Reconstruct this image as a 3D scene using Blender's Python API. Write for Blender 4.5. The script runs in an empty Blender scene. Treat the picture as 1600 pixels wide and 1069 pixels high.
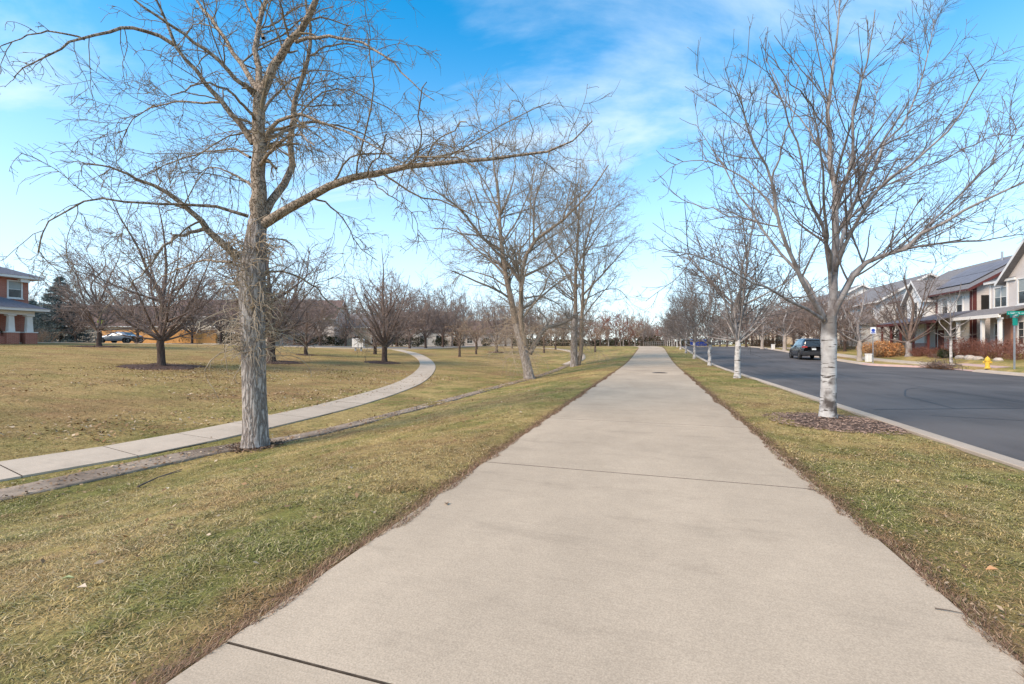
import bpy, math, random
import numpy as np
from mathutils import Vector
random.seed(7)
SC = bpy.context.scene
COL = SC.collection
R = math.radians

# ------------------------------------------------------------------ camera
TH = math.atan(220 / 700.0)          # the path runs along +Y, the camera looks left of it
CS, SN = math.cos(TH), math.sin(TH)
CAMH, FPX = 1.45, 700.0
cd = bpy.data.cameras.new('camera')
cam = bpy.data.objects.new('camera', cd)
COL.objects.link(cam)
cam.location = (0, 0, CAMH)
cam.rotation_euler = (R(90), 0, TH)
cd.sensor_width = 36.0
cd.lens = 36.0 * FPX / 1600.0
cd.shift_y = 5.5 / 1600.0
cd.clip_start = 0.05
cd.clip_end = 6000
SC.camera = cam

# ------------------------------------------------------------------ world, sun, exposure
SUN_EL, SUN_AZ = R(40), R(218)        # azimuth measured clockwise from +Y
W = bpy.data.worlds.new('World')
SC.world = W
W.use_nodes = True
nt = W.node_tree
nt.nodes.clear()
def N(t, **kw):
    n = nt.nodes.new(t)
    for k, v in kw.items():
        setattr(n, k, v)
    return n
L = nt.links.new
wo = N('ShaderNodeOutputWorld')
bg = N('ShaderNodeBackground')
bg.inputs['Strength'].default_value = 0.125
sky = N('ShaderNodeTexSky', sky_type='NISHITA', sun_disc=False)
sky.sun_elevation = SUN_EL
sky.sun_rotation = SUN_AZ
sky.altitude = 1600
sky.air_density = 1.0
sky.dust_density = 0.6
sky.ozone_density = 1.6
hs = N('ShaderNodeHueSaturation')
hs.inputs['Saturation'].default_value = 1.42
hs.inputs['Hue'].default_value = 0.484
hs.inputs['Value'].default_value = 1.42
L(sky.outputs[0], hs.inputs['Color'])
# thin high cloud, laid out on a flat cloud deck above the place
tc = N('ShaderNodeTexCoord')
sp = N('ShaderNodeSeparateXYZ')
L(tc.outputs['Generated'], sp.inputs[0])
zz = N('ShaderNodeMath', operation='MAXIMUM'); zz.inputs[1].default_value = 0.0
L(sp.outputs['Z'], zz.inputs[0])
za = N('ShaderNodeMath', operation='ADD'); za.inputs[1].default_value = 0.16
L(zz.outputs[0], za.inputs[0])
dx = N('ShaderNodeMath', operation='DIVIDE'); L(sp.outputs['X'], dx.inputs[0]); L(za.outputs[0], dx.inputs[1])
dy = N('ShaderNodeMath', operation='DIVIDE'); L(sp.outputs['Y'], dy.inputs[0]); L(za.outputs[0], dy.inputs[1])
cb = N('ShaderNodeCombineXYZ'); L(dx.outputs[0], cb.inputs[0]); L(dy.outputs[0], cb.inputs[1])
mp = N('ShaderNodeMapping'); mp.inputs['Scale'].default_value = (0.55, 1.1, 1); mp.inputs['Rotation'].default_value = (0, 0, R(-25))
mp.inputs['Location'].default_value = (3.1, 0.4, 0)
L(cb.outputs[0], mp.inputs[0])
n1 = N('ShaderNodeTexNoise'); n1.inputs['Scale'].default_value = 1.0; n1.inputs['Detail'].default_value = 10; n1.inputs['Roughness'].default_value = 0.58; n1.inputs['Distortion'].default_value = 0.9
L(mp.outputs[0], n1.inputs['Vector'])
r1 = N('ShaderNodeMapRange', interpolation_type='SMOOTHSTEP'); r1.inputs['From Min'].default_value = 0.40; r1.inputs['From Max'].default_value = 0.74; r1.inputs['To Max'].default_value = 0.8
L(n1.outputs['Fac'], r1.inputs['Value'])
# the deck thickens into a veil toward the horizon all round (longer path through it)
hz = N('ShaderNodeMapRange', interpolation_type='SMOOTHSTEP'); hz.inputs['From Min'].default_value = -0.05; hz.inputs['From Max'].default_value = 0.62; hz.inputs['To Min'].default_value = 0.84; hz.inputs['To Max'].default_value = 0.0
L(zz.outputs[0], hz.inputs['Value'])
mx = N('ShaderNodeMath', operation='MAXIMUM'); L(r1.outputs[0], mx.inputs[0]); L(hz.outputs[0], mx.inputs[1])
cm = N('ShaderNodeMix', data_type='RGBA')
L(mx.outputs[0], cm.inputs['Factor'])
L(hs.outputs[0], cm.inputs['A'])
cm.inputs['B'].default_value = (4.25, 4.85, 5.3, 1)
L(cm.outputs['Result'], bg.inputs['Color'])
L(bg.outputs[0], wo.inputs[0])

sl = bpy.data.lights.new('sun', 'SUN')
sl.energy = 2.7
sl.angle = R(26)
sl.color = (1.0, 0.82, 0.64)
so = bpy.data.objects.new('sun', sl)
COL.objects.link(so)
sdir = Vector((math.sin(SUN_AZ) * math.cos(SUN_EL), math.cos(SUN_AZ) * math.cos(SUN_EL), math.sin(SUN_EL)))
so.rotation_euler = (-sdir).to_track_quat('-Z', 'Y').to_euler()
so.location = (20, -20, 40)
SC.view_settings.view_transform = 'Standard'
SC.view_settings.look = 'None'
SC.view_settings.gamma = 1
SC.view_settings.use_curve_mapping = False
SC.view_settings.exposure = 1.0

# ------------------------------------------------------------------ helpers
def tag(o, label=None, cat=None, group=None, kind=None):
    if label: o['label'] = label
    if cat: o['category'] = cat
    if group: o['group'] = group
    if kind: o['kind'] = kind
    return o
def empty(name, loc, rz=0, label=None, cat=None, group=None):
    o = bpy.data.objects.new(name, None)
    o.empty_display_size = 0.2
    COL.objects.link(o)
    o.location = loc
    o.rotation_euler = (0, 0, rz)
    return tag(o, label, cat, group)
def link(name, me, mat=None, parent=None, loc=(0, 0, 0), rz=0):
    o = bpy.data.objects.new(name, me)
    COL.objects.link(o)
    o.location = loc
    o.rotation_euler = (0, 0, rz)
    if parent: o.parent = parent
    if mat and not me.materials: me.materials.append(mat)
    return o
def copy_tree(o, parent=None):
    c = o.copy(); COL.objects.link(c); c.parent = parent
    for ch in list(o.children): copy_tree(ch, c)
    return c
def mesh(name, v, f, smooth=False):
    me = bpy.data.meshes.new(name)
    me.from_pydata(v, [], f)
    if smooth: me.polygons.foreach_set('use_smooth', [True] * len(me.polygons))
    me.update()
    return me
def npmesh(name, V, F, smooth=False):
    """V (n,3) array, F list of (m,k) index arrays"""
    me = bpy.data.meshes.new(name)
    me.vertices.add(len(V))
    me.vertices.foreach_set('co', np.ascontiguousarray(V, dtype=np.float32).ravel())
    tot, starts, idx, s = 0, [], [], 0
    for f in F:
        k = f.shape[1]
        starts.append(s + np.arange(len(f)) * k)
        idx.append(f.ravel()); s += f.size; tot += len(f)
    me.loops.add(s)
    me.loops.foreach_set('vertex_index', np.concatenate(idx).astype(np.int32))
    me.polygons.add(tot)
    me.polygons.foreach_set('loop_start', np.concatenate(starts).astype(np.int32))
    if smooth: me.polygons.foreach_set('use_smooth', np.ones(tot, dtype=bool))
    me.update(calc_edges=True)
    return me

class MB:
    def __init__(self): self.v, self.f = [], []
    def add(self, vs, fs):
        b = len(self.v); self.v += [tuple(p) for p in vs]; self.f += [tuple(i + b for i in f) for f in fs]; return self
    def box(self, x0, x1, y0, y1, z0, z1, bev=0.0):
        if bev <= 0:
            return self.add([(x0,y0,z0),(x1,y0,z0),(x1,y1,z0),(x0,y1,z0),(x0,y0,z1),(x1,y0,z1),(x1,y1,z1),(x0,y1,z1)],
                [(0,3,2,1),(4,5,6,7),(0,1,5,4),(1,2,6,5),(2,3,7,6),(3,0,4,7)])
        b = bev
        def ring(i, z): return [(x0+i,y0+b,z),(x0+b,y0+i,z),(x1-b,y0+i,z),(x1-i,y0+b,z),(x1-i,y1-b,z),(x1-b,y1-i,z),(x0+b,y1-i,z),(x0+i,y1-b,z)]
        vs = ring(0, z0) + ring(0, z1 - b) + [(x0+b,y0+b,z1),(x1-b,y0+b,z1),(x1-b,y1-b,z1),(x0+b,y1-b,z1)]
        fs = [tuple(range(7,-1,-1))] + [(i,(i+1)%8,8+(i+1)%8,8+i) for i in range(8)]
        fs += [(9,10,17,16),(11,12,18,17),(13,14,19,18),(15,8,16,19),(8,9,16),(10,11,17),(12,13,18),(14,15,19),(16,17,18,19)]
        return self.add(vs, fs)
    def prism(self, poly, a, b, axis='y'):
        """extrude a 2-D polygon; axis y: poly is (x,z); axis x: (y,z); axis z: (x,y)"""
        n = len(poly)
        def P(p, t): return (p[0], t, p[1]) if axis == 'y' else ((t, p[0], p[1]) if axis == 'x' else (p[0], p[1], t))
        vs = [P(p, a) for p in poly] + [P(p, b) for p in poly]
        return self.add(vs, [tuple(range(n)), tuple(range(2*n-1, n-1, -1))] + [(i, n+i, n+(i+1)%n, (i+1)%n) for i in range(n)])
    def slab(self, q, t):
        """thick sheet: quad or polygon q pushed down by t along its normal"""
        p = [Vector(a) for a in q]; nn = (p[1]-p[0]).cross(p[2]-p[0]).normalized()
        if nn.z < 0: p.reverse(); nn = -nn
        n = len(p)
        vs = p + [a - nn * t for a in p]
        return self.add(vs, [tuple(range(n)), tuple(range(2*n-1, n-1, -1))] + [(i, n+i, n+(i+1)%n, (i+1)%n) for i in range(n)])
    def tube(self, pts, rad, n=8, cap=True):
        pts = [Vector(p) for p in pts]
        if not hasattr(rad, '__len__'): rad = [rad] * len(pts)
        vs = []
        for i, p in enumerate(pts):
            t = (pts[min(i+1, len(pts)-1)] - pts[max(i-1, 0)]).normalized()
            a = t.cross(Vector((0,0,1)) if abs(t.z) < 0.9 else Vector((1,0,0))).normalized(); b = t.cross(a)
            for k in range(n):
                w = 2*math.pi*k/n; vs.append(p + (a*math.cos(w) + b*math.sin(w)) * rad[i])
        fs = [(i*n+k, i*n+(k+1)%n, (i+1)*n+(k+1)%n, (i+1)*n+k) for i in range(len(pts)-1) for k in range(n)]
        if cap: fs += [tuple(range(n-1,-1,-1)), tuple((len(pts)-1)*n + k for k in range(n))]
        return self.add(vs, fs)
    def lathe(self, prof, n=16, c=(0,0,0)):
        """prof: (r,z) list, vertical axis"""
        vs = [(c[0]+r*math.cos(2*math.pi*k/n), c[1]+r*math.sin(2*math.pi*k/n), c[2]+z) for r, z in prof for k in range(n)]
        m = len(prof)
        return self.add(vs, [(i*n+k, i*n+(k+1)%n, (i+1)*n+(k+1)%n, (i+1)*n+k) for i in range(m-1) for k in range(n)] + [tuple(range(n-1,-1,-1)), tuple((m-1)*n+k for k in range(n))])
    def build(self, name, mat, parent=None, loc=(0,0,0), rz=0, smooth=False):
        return link(name, mesh(name, self.v, self.f, smooth), mat, parent, loc, rz)

# ------------------------------------------------------------------ materials
def mat(name, c1, c2=None, scale=4.0, rough=0.8, bump=0.0, bscale=None, stretch=(1,1,1), detail=6, spec=0.3, metal=0.0, lo=0.35, hi=0.65, c3=None, s3=0.3, coat=0.0):
    """two-tone noise material in world position, optional large-scale third tone and bump"""
    m = bpy.data.materials.new(name); m.use_nodes = True
    t = m.node_tree; b = t.nodes['Principled BSDF']
    b.inputs['Roughness'].default_value = rough; b.inputs['Specular IOR Level'].default_value = spec; b.inputs['Metallic'].default_value = metal
    b.inputs['Coat Weight'].default_value = coat
    if c2 is None: c2 = tuple(min(1, c*0.8) for c in c1)
    g = t.nodes.new('ShaderNodeNewGeometry'); mp = t.nodes.new('ShaderNodeMapping'); mp.inputs['Scale'].default_value = stretch
    t.links.new(g.outputs['Position'], mp.inputs[0])
    n = t.nodes.new('ShaderNodeTexNoise'); n.inputs['Scale'].default_value = scale; n.inputs['Detail'].default_value = detail; n.inputs['Roughness'].default_value = 0.6
    t.links.new(mp.outputs[0], n.inputs['Vector'])
    r = t.nodes.new('ShaderNodeMapRange'); r.inputs['From Min'].default_value = lo; r.inputs['From Max'].default_value = hi
    t.links.new(n.outputs['Fac'], r.inputs['Value'])
    x = t.nodes.new('ShaderNodeMix'); x.data_type = 'RGBA'
    x.inputs['A'].default_value = (*c1, 1); x.inputs['B'].default_value = (*c2, 1)
    t.links.new(r.outputs[0], x.inputs['Factor'])
    out = x.outputs['Result']
    if c3:
        n3 = t.nodes.new('ShaderNodeTexNoise'); n3.inputs['Scale'].default_value = s3; n3.inputs['Detail'].default_value = 4
        t.links.new(g.outputs['Position'], n3.inputs['Vector'])
        r3 = t.nodes.new('ShaderNodeMapRange'); r3.inputs['From Min'].default_value = 0.42; r3.inputs['From Max'].default_value = 0.66
        t.links.new(n3.outputs['Fac'], r3.inputs['Value'])
        x3 = t.nodes.new('ShaderNodeMix'); x3.data_type = 'RGBA'
        t.links.new(r3.outputs[0], x3.inputs['Factor']); t.links.new(out, x3.inputs['A']); x3.inputs['B'].default_value = (*c3, 1)
        out = x3.outputs['Result']
    t.links.new(out, b.inputs['Base Color'])
    if bump:
        nb = n
        if bscale:
            nb = t.nodes.new('ShaderNodeTexNoise'); nb.inputs['Scale'].default_value = bscale; nb.inputs['Detail'].default_value = 5
            t.links.new(mp.outputs[0], nb.inputs['Vector'])
        bp = t.nodes.new('ShaderNodeBump'); bp.inputs['Strength'].default_value = bump; bp.inputs['Distance'].default_value = 0.02
        t.links.new(nb.outputs['Fac'], bp.inputs['Height']); t.links.new(bp.outputs[0], b.inputs['Normal'])
    return m
def colattr(m, mixfac=1.0):
    """drive base colour from the 'Col' attribute"""
    t = m.node_tree; b = t.nodes['Principled BSDF']
    a = t.nodes.new('ShaderNodeAttribute'); a.attribute_name = 'Col'
    t.links.new(a.outputs['Color'], b.inputs['Base Color'])
    return m
def siding(name, c, step=0.18, vertical=False, rough=0.7):
    m = mat(name, c, tuple(k*0.9 for k in c), 1.5, rough)
    t = m.node_tree; b = t.nodes['Principled BSDF']
    g = t.nodes.new('ShaderNodeNewGeometry'); s = t.nodes.new('ShaderNodeSeparateXYZ'); t.links.new(g.outputs['Position'], s.inputs[0])
    d = t.nodes.new('ShaderNodeMath'); d.operation = 'DIVIDE'; d.inputs[1].default_value = step
    t.links.new(s.outputs['Z'], d.inputs[0])
    fr = t.nodes.new('ShaderNodeMath'); fr.operation = 'FRACT'; t.links.new(d.outputs[0], fr.inputs[0])
    iv = t.nodes.new('ShaderNodeMath'); iv.operation = 'SUBTRACT'; iv.inputs[0].default_value = 1.0; t.links.new(fr.outputs[0], iv.inputs[1])
    bp = t.nodes.new('ShaderNodeBump'); bp.inputs['Strength'].default_value = 0.9; bp.inputs['Distance'].default_value = 0.02
    t.links.new(iv.outputs[0], bp.inputs['Height']); t.links.new(bp.outputs[0], b.inputs['Normal'])
    return m
def brickmat(name, c1, c2, mortar):
    m = mat(name, c1, c2, 2.0, 0.9)
    t = m.node_tree; b = t.nodes['Principled BSDF']
    g = t.nodes.new('ShaderNodeNewGeometry'); s = t.nodes.new('ShaderNodeSeparateXYZ'); t.links.new(g.outputs['Position'], s.inputs[0])
    ad = t.nodes.new('ShaderNodeMath'); t.links.new(s.outputs['X'], ad.inputs[0]); t.links.new(s.outputs['Y'], ad.inputs[1])
    c = t.nodes.new('ShaderNodeCombineXYZ'); t.links.new(ad.outputs[0], c.inputs[0]); t.links.new(s.outputs['Z'], c.inputs[1])
    br = t.nodes.new('ShaderNodeTexBrick'); br.inputs['Scale'].default_value = 1.0
    br.inputs['Brick Width'].default_value = 0.22; br.inputs['Row Height'].default_value = 0.075; br.inputs['Mortar Size'].default_value = 0.008
    br.inputs['Color1'].default_value = (*c1, 1); br.inputs['Color2'].default_value = (*c2, 1); br.inputs['Mortar'].default_value = (*mortar, 1)
    t.links.new(c.outputs[0], br.inputs['Vector']); t.links.new(br.outputs['Color'], b.inputs['Base Color'])
    return m
M = {}
def concrete(name, c, broom=0.05):
    """broom-finished concrete: sand grain, faint cross-broom lines, soft stains, dark specks"""
    m = bpy.data.materials.new(name); m.use_nodes = True
    t = m.node_tree; b = t.nodes['Principled BSDF']; b.inputs['Roughness'].default_value = 0.93; b.inputs['Specular IOR Level'].default_value = 0.12
    g = t.nodes.new('ShaderNodeNewGeometry')
    def nz(scale, detail, stretch=(1,1,1), lo=0.3, hi=0.7, to=(0,1), rough=0.6):
        mp = t.nodes.new('ShaderNodeMapping'); mp.inputs['Scale'].default_value = stretch; t.links.new(g.outputs['Position'], mp.inputs[0])
        n = t.nodes.new('ShaderNodeTexNoise'); n.inputs['Scale'].default_value = scale; n.inputs['Detail'].default_value = detail; n.inputs['Roughness'].default_value = rough; t.links.new(mp.outputs[0], n.inputs['Vector'])
        r = t.nodes.new('ShaderNodeMapRange'); r.inputs['From Min'].default_value = lo; r.inputs['From Max'].default_value = hi; r.inputs['To Min'].default_value = to[0]; r.inputs['To Max'].default_value = to[1]; t.links.new(n.outputs['Fac'], r.inputs['Value'])
        return n, r.outputs[0]
    _, big = nz(0.55, 5, (1,0.6,1), 0.35, 0.65, (0.88, 1.08))
    _, mid = nz(4.0, 8, (1,1,1), 0.3, 0.7, (0.95, 1.05), 0.7)
    gn, grain = nz(120, 3, (1,1,1), 0.3, 0.7, (0.80, 1.20))
    _, brm = nz(9, 4, (0.6,14,1), 0.3, 0.7, (1-broom, 1+broom))
    _, speck = nz(60, 2, (1,1,1), 0.70, 0.76, (1.0, 0.55))
    _, stain = nz(1.3, 9, (0.5,1.6,1), 0.54, 0.72, (1.0, 0.80), 0.74)
    oi = t.nodes.new('ShaderNodeObjectInfo'); ro = t.nodes.new('ShaderNodeMapRange'); ro.inputs['To Min'].default_value = 0.95; ro.inputs['To Max'].default_value = 1.05; t.links.new(oi.outputs['Random'], ro.inputs['Value'])
    out = None
    for k in (big, mid, grain, brm, speck, stain, ro.outputs[0]):
        if out is None: out = k; continue
        mm = t.nodes.new('ShaderNodeMath'); mm.operation = 'MULTIPLY'; t.links.new(out, mm.inputs[0]); t.links.new(k, mm.inputs[1]); out = mm.outputs[0]
    v = t.nodes.new('ShaderNodeVectorMath'); v.operation = 'SCALE'; v.inputs[0].default_value = c; t.links.new(out, v.inputs['Scale'])
    t.links.new(v.outputs[0], b.inputs['Base Color'])
    bp = t.nodes.new('ShaderNodeBump'); bp.inputs['Strength'].default_value = 0.12; bp.inputs['Distance'].default_value = 0.01
    t.links.new(gn.outputs['Fac'], bp.inputs['Height']); t.links.new(bp.outputs[0], b.inputs['Normal'])
    return m
def barkmat(name, light, mid, dark, sc=(5,5,0.9), wid=0.16):
    """furrowed bark: dark cracks between pale plates"""
    m = bpy.data.materials.new(name); m.use_nodes = True
    t = m.node_tree; b = t.nodes['Principled BSDF']; b.inputs['Roughness'].default_value = 0.95; b.inputs['Specular IOR Level'].default_value = 0.08
    g = t.nodes.new('ShaderNodeNewGeometry'); mp = t.nodes.new('ShaderNodeMapping'); mp.inputs['Scale'].default_value = sc; t.links.new(g.outputs['Position'], mp.inputs[0])
    n = t.nodes.new('ShaderNodeTexNoise'); n.inputs['Scale'].default_value = 3.0; n.inputs['Detail'].default_value = 4; n.inputs['Distortion'].default_value = 0.6; t.links.new(mp.outputs[0], n.inputs['Vector'])
    s_ = t.nodes.new('ShaderNodeMath'); s_.operation = 'SUBTRACT'; s_.inputs[1].default_value = 0.5; t.links.new(n.outputs['Fac'], s_.inputs[0])
    a = t.nodes.new('ShaderNodeMath'); a.operation = 'ABSOLUTE'; t.links.new(s_.outputs[0], a.inputs[0])
    r = t.nodes.new('ShaderNodeMapRange'); r.inputs['From Max'].default_value = wid; t.links.new(a.outputs[0], r.inputs['Value'])
    n2 = t.nodes.new('ShaderNodeTexNoise'); n2.inputs['Scale'].default_value = 14; n2.inputs['Detail'].default_value = 8; t.links.new(g.outputs['Position'], n2.inputs['Vector'])
    r2 = t.nodes.new('ShaderNodeMapRange'); r2.inputs['From Min'].default_value = 0.35; r2.inputs['From Max'].default_value = 0.65; t.links.new(n2.outputs['Fac'], r2.inputs['Value'])
    x1 = t.nodes.new('ShaderNodeMix'); x1.data_type = 'RGBA'; x1.inputs['A'].default_value = (*light,1); x1.inputs['B'].default_value = (*mid,1); t.links.new(r2.outputs[0], x1.inputs['Factor'])
    x2 = t.nodes.new('ShaderNodeMix'); x2.data_type = 'RGBA'; x2.inputs['A'].default_value = (*dark,1); t.links.new(x1.outputs['Result'], x2.inputs['B']); t.links.new(r.outputs[0], x2.inputs['Factor'])
    t.links.new(x2.outputs['Result'], b.inputs['Base Color'])
    bp = t.nodes.new('ShaderNodeBump'); bp.inputs['Strength'].default_value = 0.9; bp.inputs['Distance'].default_value = 0.03; t.links.new(r.outputs[0], bp.inputs['Height']); t.links.new(bp.outputs[0], b.inputs['Normal'])
    return m
M['concrete'] = concrete('concrete', (0.420,0.334,0.247))
M['walk'] = concrete('walk_concrete', (0.47,0.385,0.30))
M['pan'] = mat('pan_concrete', (0.37,0.29,0.22), (0.22,0.165,0.12), 3.0, 0.95, 0.4, 30, c3=(0.15,0.11,0.08), s3=0.9)
M['kerb'] = concrete('kerb_concrete', (0.45,0.37,0.295))
M['redkerb'] = mat('tinted_concrete', (0.50,0.33,0.28), (0.42,0.30,0.26), 2.5, 0.9, 0.2, 60)
M['joint'] = mat('joint_soil', (0.085,0.066,0.05), (0.045,0.035,0.027), 20, 1.0, 0.3)
M['asphalt'] = mat('asphalt', (0.104,0.094,0.092), (0.070,0.064,0.063), 0.7, 0.85, 0.4, 160, stretch=(3,0.35,1), c3=(0.128,0.117,0.113), s3=0.22, spec=0.2, detail=10)
M['seam'] = mat('asphalt_seam', (0.025,0.025,0.027), (0.035,0.035,0.038), 8, 0.6)
M['mulch'] = mat('mulch', (0.16,0.105,0.078), (0.065,0.04,0.03), 30, 1.0, 0.8)
M['mulch_dark'] = mat('dark_mulch', (0.11,0.062,0.046), (0.045,0.026,0.019), 28, 1.0, 0.8)
M['bark_cw'] = barkmat('cottonwood_bark', (0.49,0.435,0.395), (0.37,0.32,0.29), (0.19,0.155,0.135), wid=0.10)
M['limb_cw'] = barkmat('cottonwood_limb', (0.38,0.305,0.24), (0.30,0.235,0.18), (0.17,0.13,0.10), (5,5,3), 0.05)
M['twig_cw'] = mat('cottonwood_twig', (0.25,0.195,0.13), (0.15,0.11,0.072), 3.0, 0.9)
M['sprout'] = mat('dry_sprout', (0.46,0.37,0.27), (0.30,0.23,0.165), 4.0, 0.9)
M['bark_dark'] = mat('dark_bark', (0.12,0.085,0.07), (0.06,0.042,0.035), 8.0, 0.95, 0.7, None, (2,2,0.4), 6, 0.1)
M['limb_dark'] = mat('brown_limb', (0.21,0.155,0.13), (0.12,0.085,0.07), 6.0, 0.95)
M['twig_mauve'] = mat('mauve_twig', (0.30,0.235,0.205), (0.20,0.15,0.13), 1.5, 0.95)
M['twig_red'] = mat('red_twig', (0.27,0.12,0.085), (0.19,0.085,0.07), 1.5, 0.95)
M['twig_tan'] = mat('tan_twig', (0.32,0.235,0.165), (0.22,0.155,0.11), 1.5, 0.95)
M['twig_tan2'] = mat('khaki_twig', (0.30,0.25,0.20), (0.20,0.165,0.13), 1.5, 0.95)
M['limb_grey'] = mat('grey_limb', (0.34,0.31,0.295), (0.14,0.115,0.105), 7.0, 0.9, 0.3, None, (1,1,0.5), 5)
M['twig_grey'] = mat('grey_twig', (0.20,0.168,0.15), (0.12,0.098,0.088), 2.5, 0.9)
M['white_bark'] = mat('white_bark', (0.56,0.535,0.51), (0.36,0.33,0.31), 5.0, 0.85, 0.3, None, (1,1,1), 5, 0.2)
def birch(m):
    t = m.node_tree; b = t.nodes['Principled BSDF']; src = b.inputs['Base Color'].links[0].from_socket
    g = t.nodes.new('ShaderNodeNewGeometry'); mp = t.nodes.new('ShaderNodeMapping'); mp.inputs['Scale'].default_value = (4.2,4.2,24)
    t.links.new(g.outputs['Position'], mp.inputs[0])
    n = t.nodes.new('ShaderNodeTexNoise'); n.inputs['Scale'].default_value = 1.0; n.inputs['Detail'].default_value = 5; t.links.new(mp.outputs[0], n.inputs['Vector'])
    r = t.nodes.new('ShaderNodeMapRange'); r.inputs['From Min'].default_value = 0.585; r.inputs['From Max'].default_value = 0.625; t.links.new(n.outputs['Fac'], r.inputs['Value'])
    n2 = t.nodes.new('ShaderNodeTexNoise'); n2.inputs['Scale'].default_value = 2.6; n2.inputs['Detail'].default_value = 6; t.links.new(g.outputs['Position'], n2.inputs['Vector'])
    r2 = t.nodes.new('ShaderNodeMapRange'); r2.inputs['From Min'].default_value = 0.545; r2.inputs['From Max'].default_value = 0.66; t.links.new(n2.outputs['Fac'], r2.inputs['Value'])
    tcx = t.nodes.new('ShaderNodeTexCoord'); sz = t.nodes.new('ShaderNodeSeparateXYZ'); t.links.new(tcx.outputs['Object'], sz.inputs[0])
    nz_ = t.nodes.new('ShaderNodeMath'); nz_.operation = 'MULTIPLY_ADD'; nz_.inputs[1].default_value = 1.6; t.links.new(n2.outputs['Fac'], nz_.inputs[0]); t.links.new(sz.outputs['Z'], nz_.inputs[2])
    rz_ = t.nodes.new('ShaderNodeMapRange'); rz_.inputs['From Min'].default_value = 2.35; rz_.inputs['From Max'].default_value = 2.65; rz_.inputs['To Max'].default_value = 0.75; t.links.new(nz_.outputs[0], rz_.inputs['Value'])
    mx0 = t.nodes.new('ShaderNodeMath'); mx0.operation = 'MAXIMUM'; t.links.new(rz_.outputs[0], mx0.inputs[0]); t.links.new(r2.outputs[0], mx0.inputs[1])
    mxx = t.nodes.new('ShaderNodeMath'); mxx.operation = 'MAXIMUM'; t.links.new(r.outputs[0], mxx.inputs[0]); t.links.new(mx0.outputs[0], mxx.inputs[1])
    x = t.nodes.new('ShaderNodeMix'); x.data_type = 'RGBA'; t.links.new(mxx.outputs[0], x.inputs['Factor']); t.links.new(src, x.inputs['A']); x.inputs['B'].default_value = (0.085,0.07,0.062,1)
    t.links.new(x.outputs['Result'], b.inputs['Base Color'])
birch(M['white_bark'])
M['bud'] = mat('bud', (0.36,0.29,0.14), (0.22,0.155,0.085), 5, 0.8)
M['grass'] = colattr(mat('grass_blades', (0.2,0.2,0.1), rough=0.75, spec=0.15))
M['leaf'] = colattr(mat('fallen_leaves', (0.2,0.15,0.1), rough=0.85, spec=0.1))
M['white'] = mat('white_trim', (0.74,0.72,0.69), (0.66,0.64,0.61), 2, 0.6)
M['cream'] = siding('cream_siding', (0.74,0.69,0.63))
M['whiteside'] = siding('white_siding', (0.74,0.73,0.71))
M['taupe'] = siding('taupe_siding', (0.58,0.52,0.48))
M['tanside'] = siding('tan_siding', (0.50,0.42,0.33))
M['maroon'] = mat('maroon_trim', (0.12,0.035,0.032), (0.09,0.028,0.026), 3, 0.6)
M['roofgrey'] = mat('grey_shingles', (0.23,0.215,0.215), (0.145,0.135,0.135), 7, 0.95, 0.5, 30, (1,1,3))
M['roofslate'] = mat('slate_shingles', (0.155,0.155,0.185), (0.09,0.09,0.11), 7, 0.95, 0.5, 30, (1,1,3))
M['roofbrown'] = mat('brown_shingles', (0.17,0.115,0.10), (0.11,0.07,0.062), 7, 0.95, 0.5, 30, (1,1,3))
M['brick'] = brickmat('red_brick', (0.42,0.15,0.10), (0.34,0.11,0.075), (0.40,0.27,0.22))
M['brick2'] = brickmat('brown_brick', (0.36,0.16,0.10), (0.28,0.12,0.08), (0.36,0.28,0.22))
M['glass'] = mat('window_glass', (0.05,0.06,0.065), (0.03,0.035,0.04), 0.6, 0.08, spec=0.8)
M['blind'] = mat('window_blind', (0.34,0.36,0.35), (0.26,0.28,0.27), 0.8, 0.25, spec=0.6)
M['street'] = mat('old_asphalt', (0.20,0.19,0.185), (0.16,0.152,0.148), 1.5, 0.9)
M['palebark'] = mat('pale_bark', (0.40,0.345,0.30), (0.27,0.225,0.195), 6, 0.95, 0.4, None, (2,2,0.5))
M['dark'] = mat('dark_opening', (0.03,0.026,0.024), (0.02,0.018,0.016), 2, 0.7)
M['panel'] = mat('solar_panel', (0.17,0.165,0.19), (0.14,0.135,0.15), 1, 0.6, spec=0.3)
M['metal'] = mat('galvanised_steel', (0.42,0.43,0.45), (0.33,0.34,0.36), 9, 0.45, metal=0.6)
M['fence'] = mat('cedar_boards', (0.66,0.36,0.13), (0.52,0.26,0.09), 3.5, 0.85, 0.3, None, (3,3,0.4))
M['green'] = mat('sign_green', (0.0,0.27,0.21), (0.0,0.24,0.19), 3, 0.4)
M['signwhite'] = mat('sign_white', (0.8,0.8,0.8), (0.75,0.75,0.76), 3, 0.4)
M['blue'] = mat('sign_blue', (0.03,0.08,0.42), (0.03,0.07,0.36), 3, 0.4)
M['lime'] = mat('sign_lime', (0.55,0.80,0.02), (0.5,0.74,0.02), 3, 0.4)
M['yellow'] = mat('hydrant_yellow', (0.72,0.46,0.06), (0.62,0.38,0.05), 9, 0.55, 0.15)
M['carblack'] = mat('dark_car_paint', (0.022,0.026,0.034), (0.02,0.023,0.03), 2, 0.22, spec=0.5, coat=1.0)
M['carsilver'] = mat('silver_car_paint', (0.36,0.41,0.46), (0.33,0.38,0.43), 2, 0.28, spec=0.5, metal=0.4, coat=0.8)
M['carglass'] = mat('car_glass', (0.012,0.016,0.02), (0.01,0.014,0.018), 1, 0.05, spec=0.9)
M['plastic'] = mat('black_plastic', (0.03,0.03,0.032), (0.022,0.022,0.024), 6, 0.6)
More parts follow.
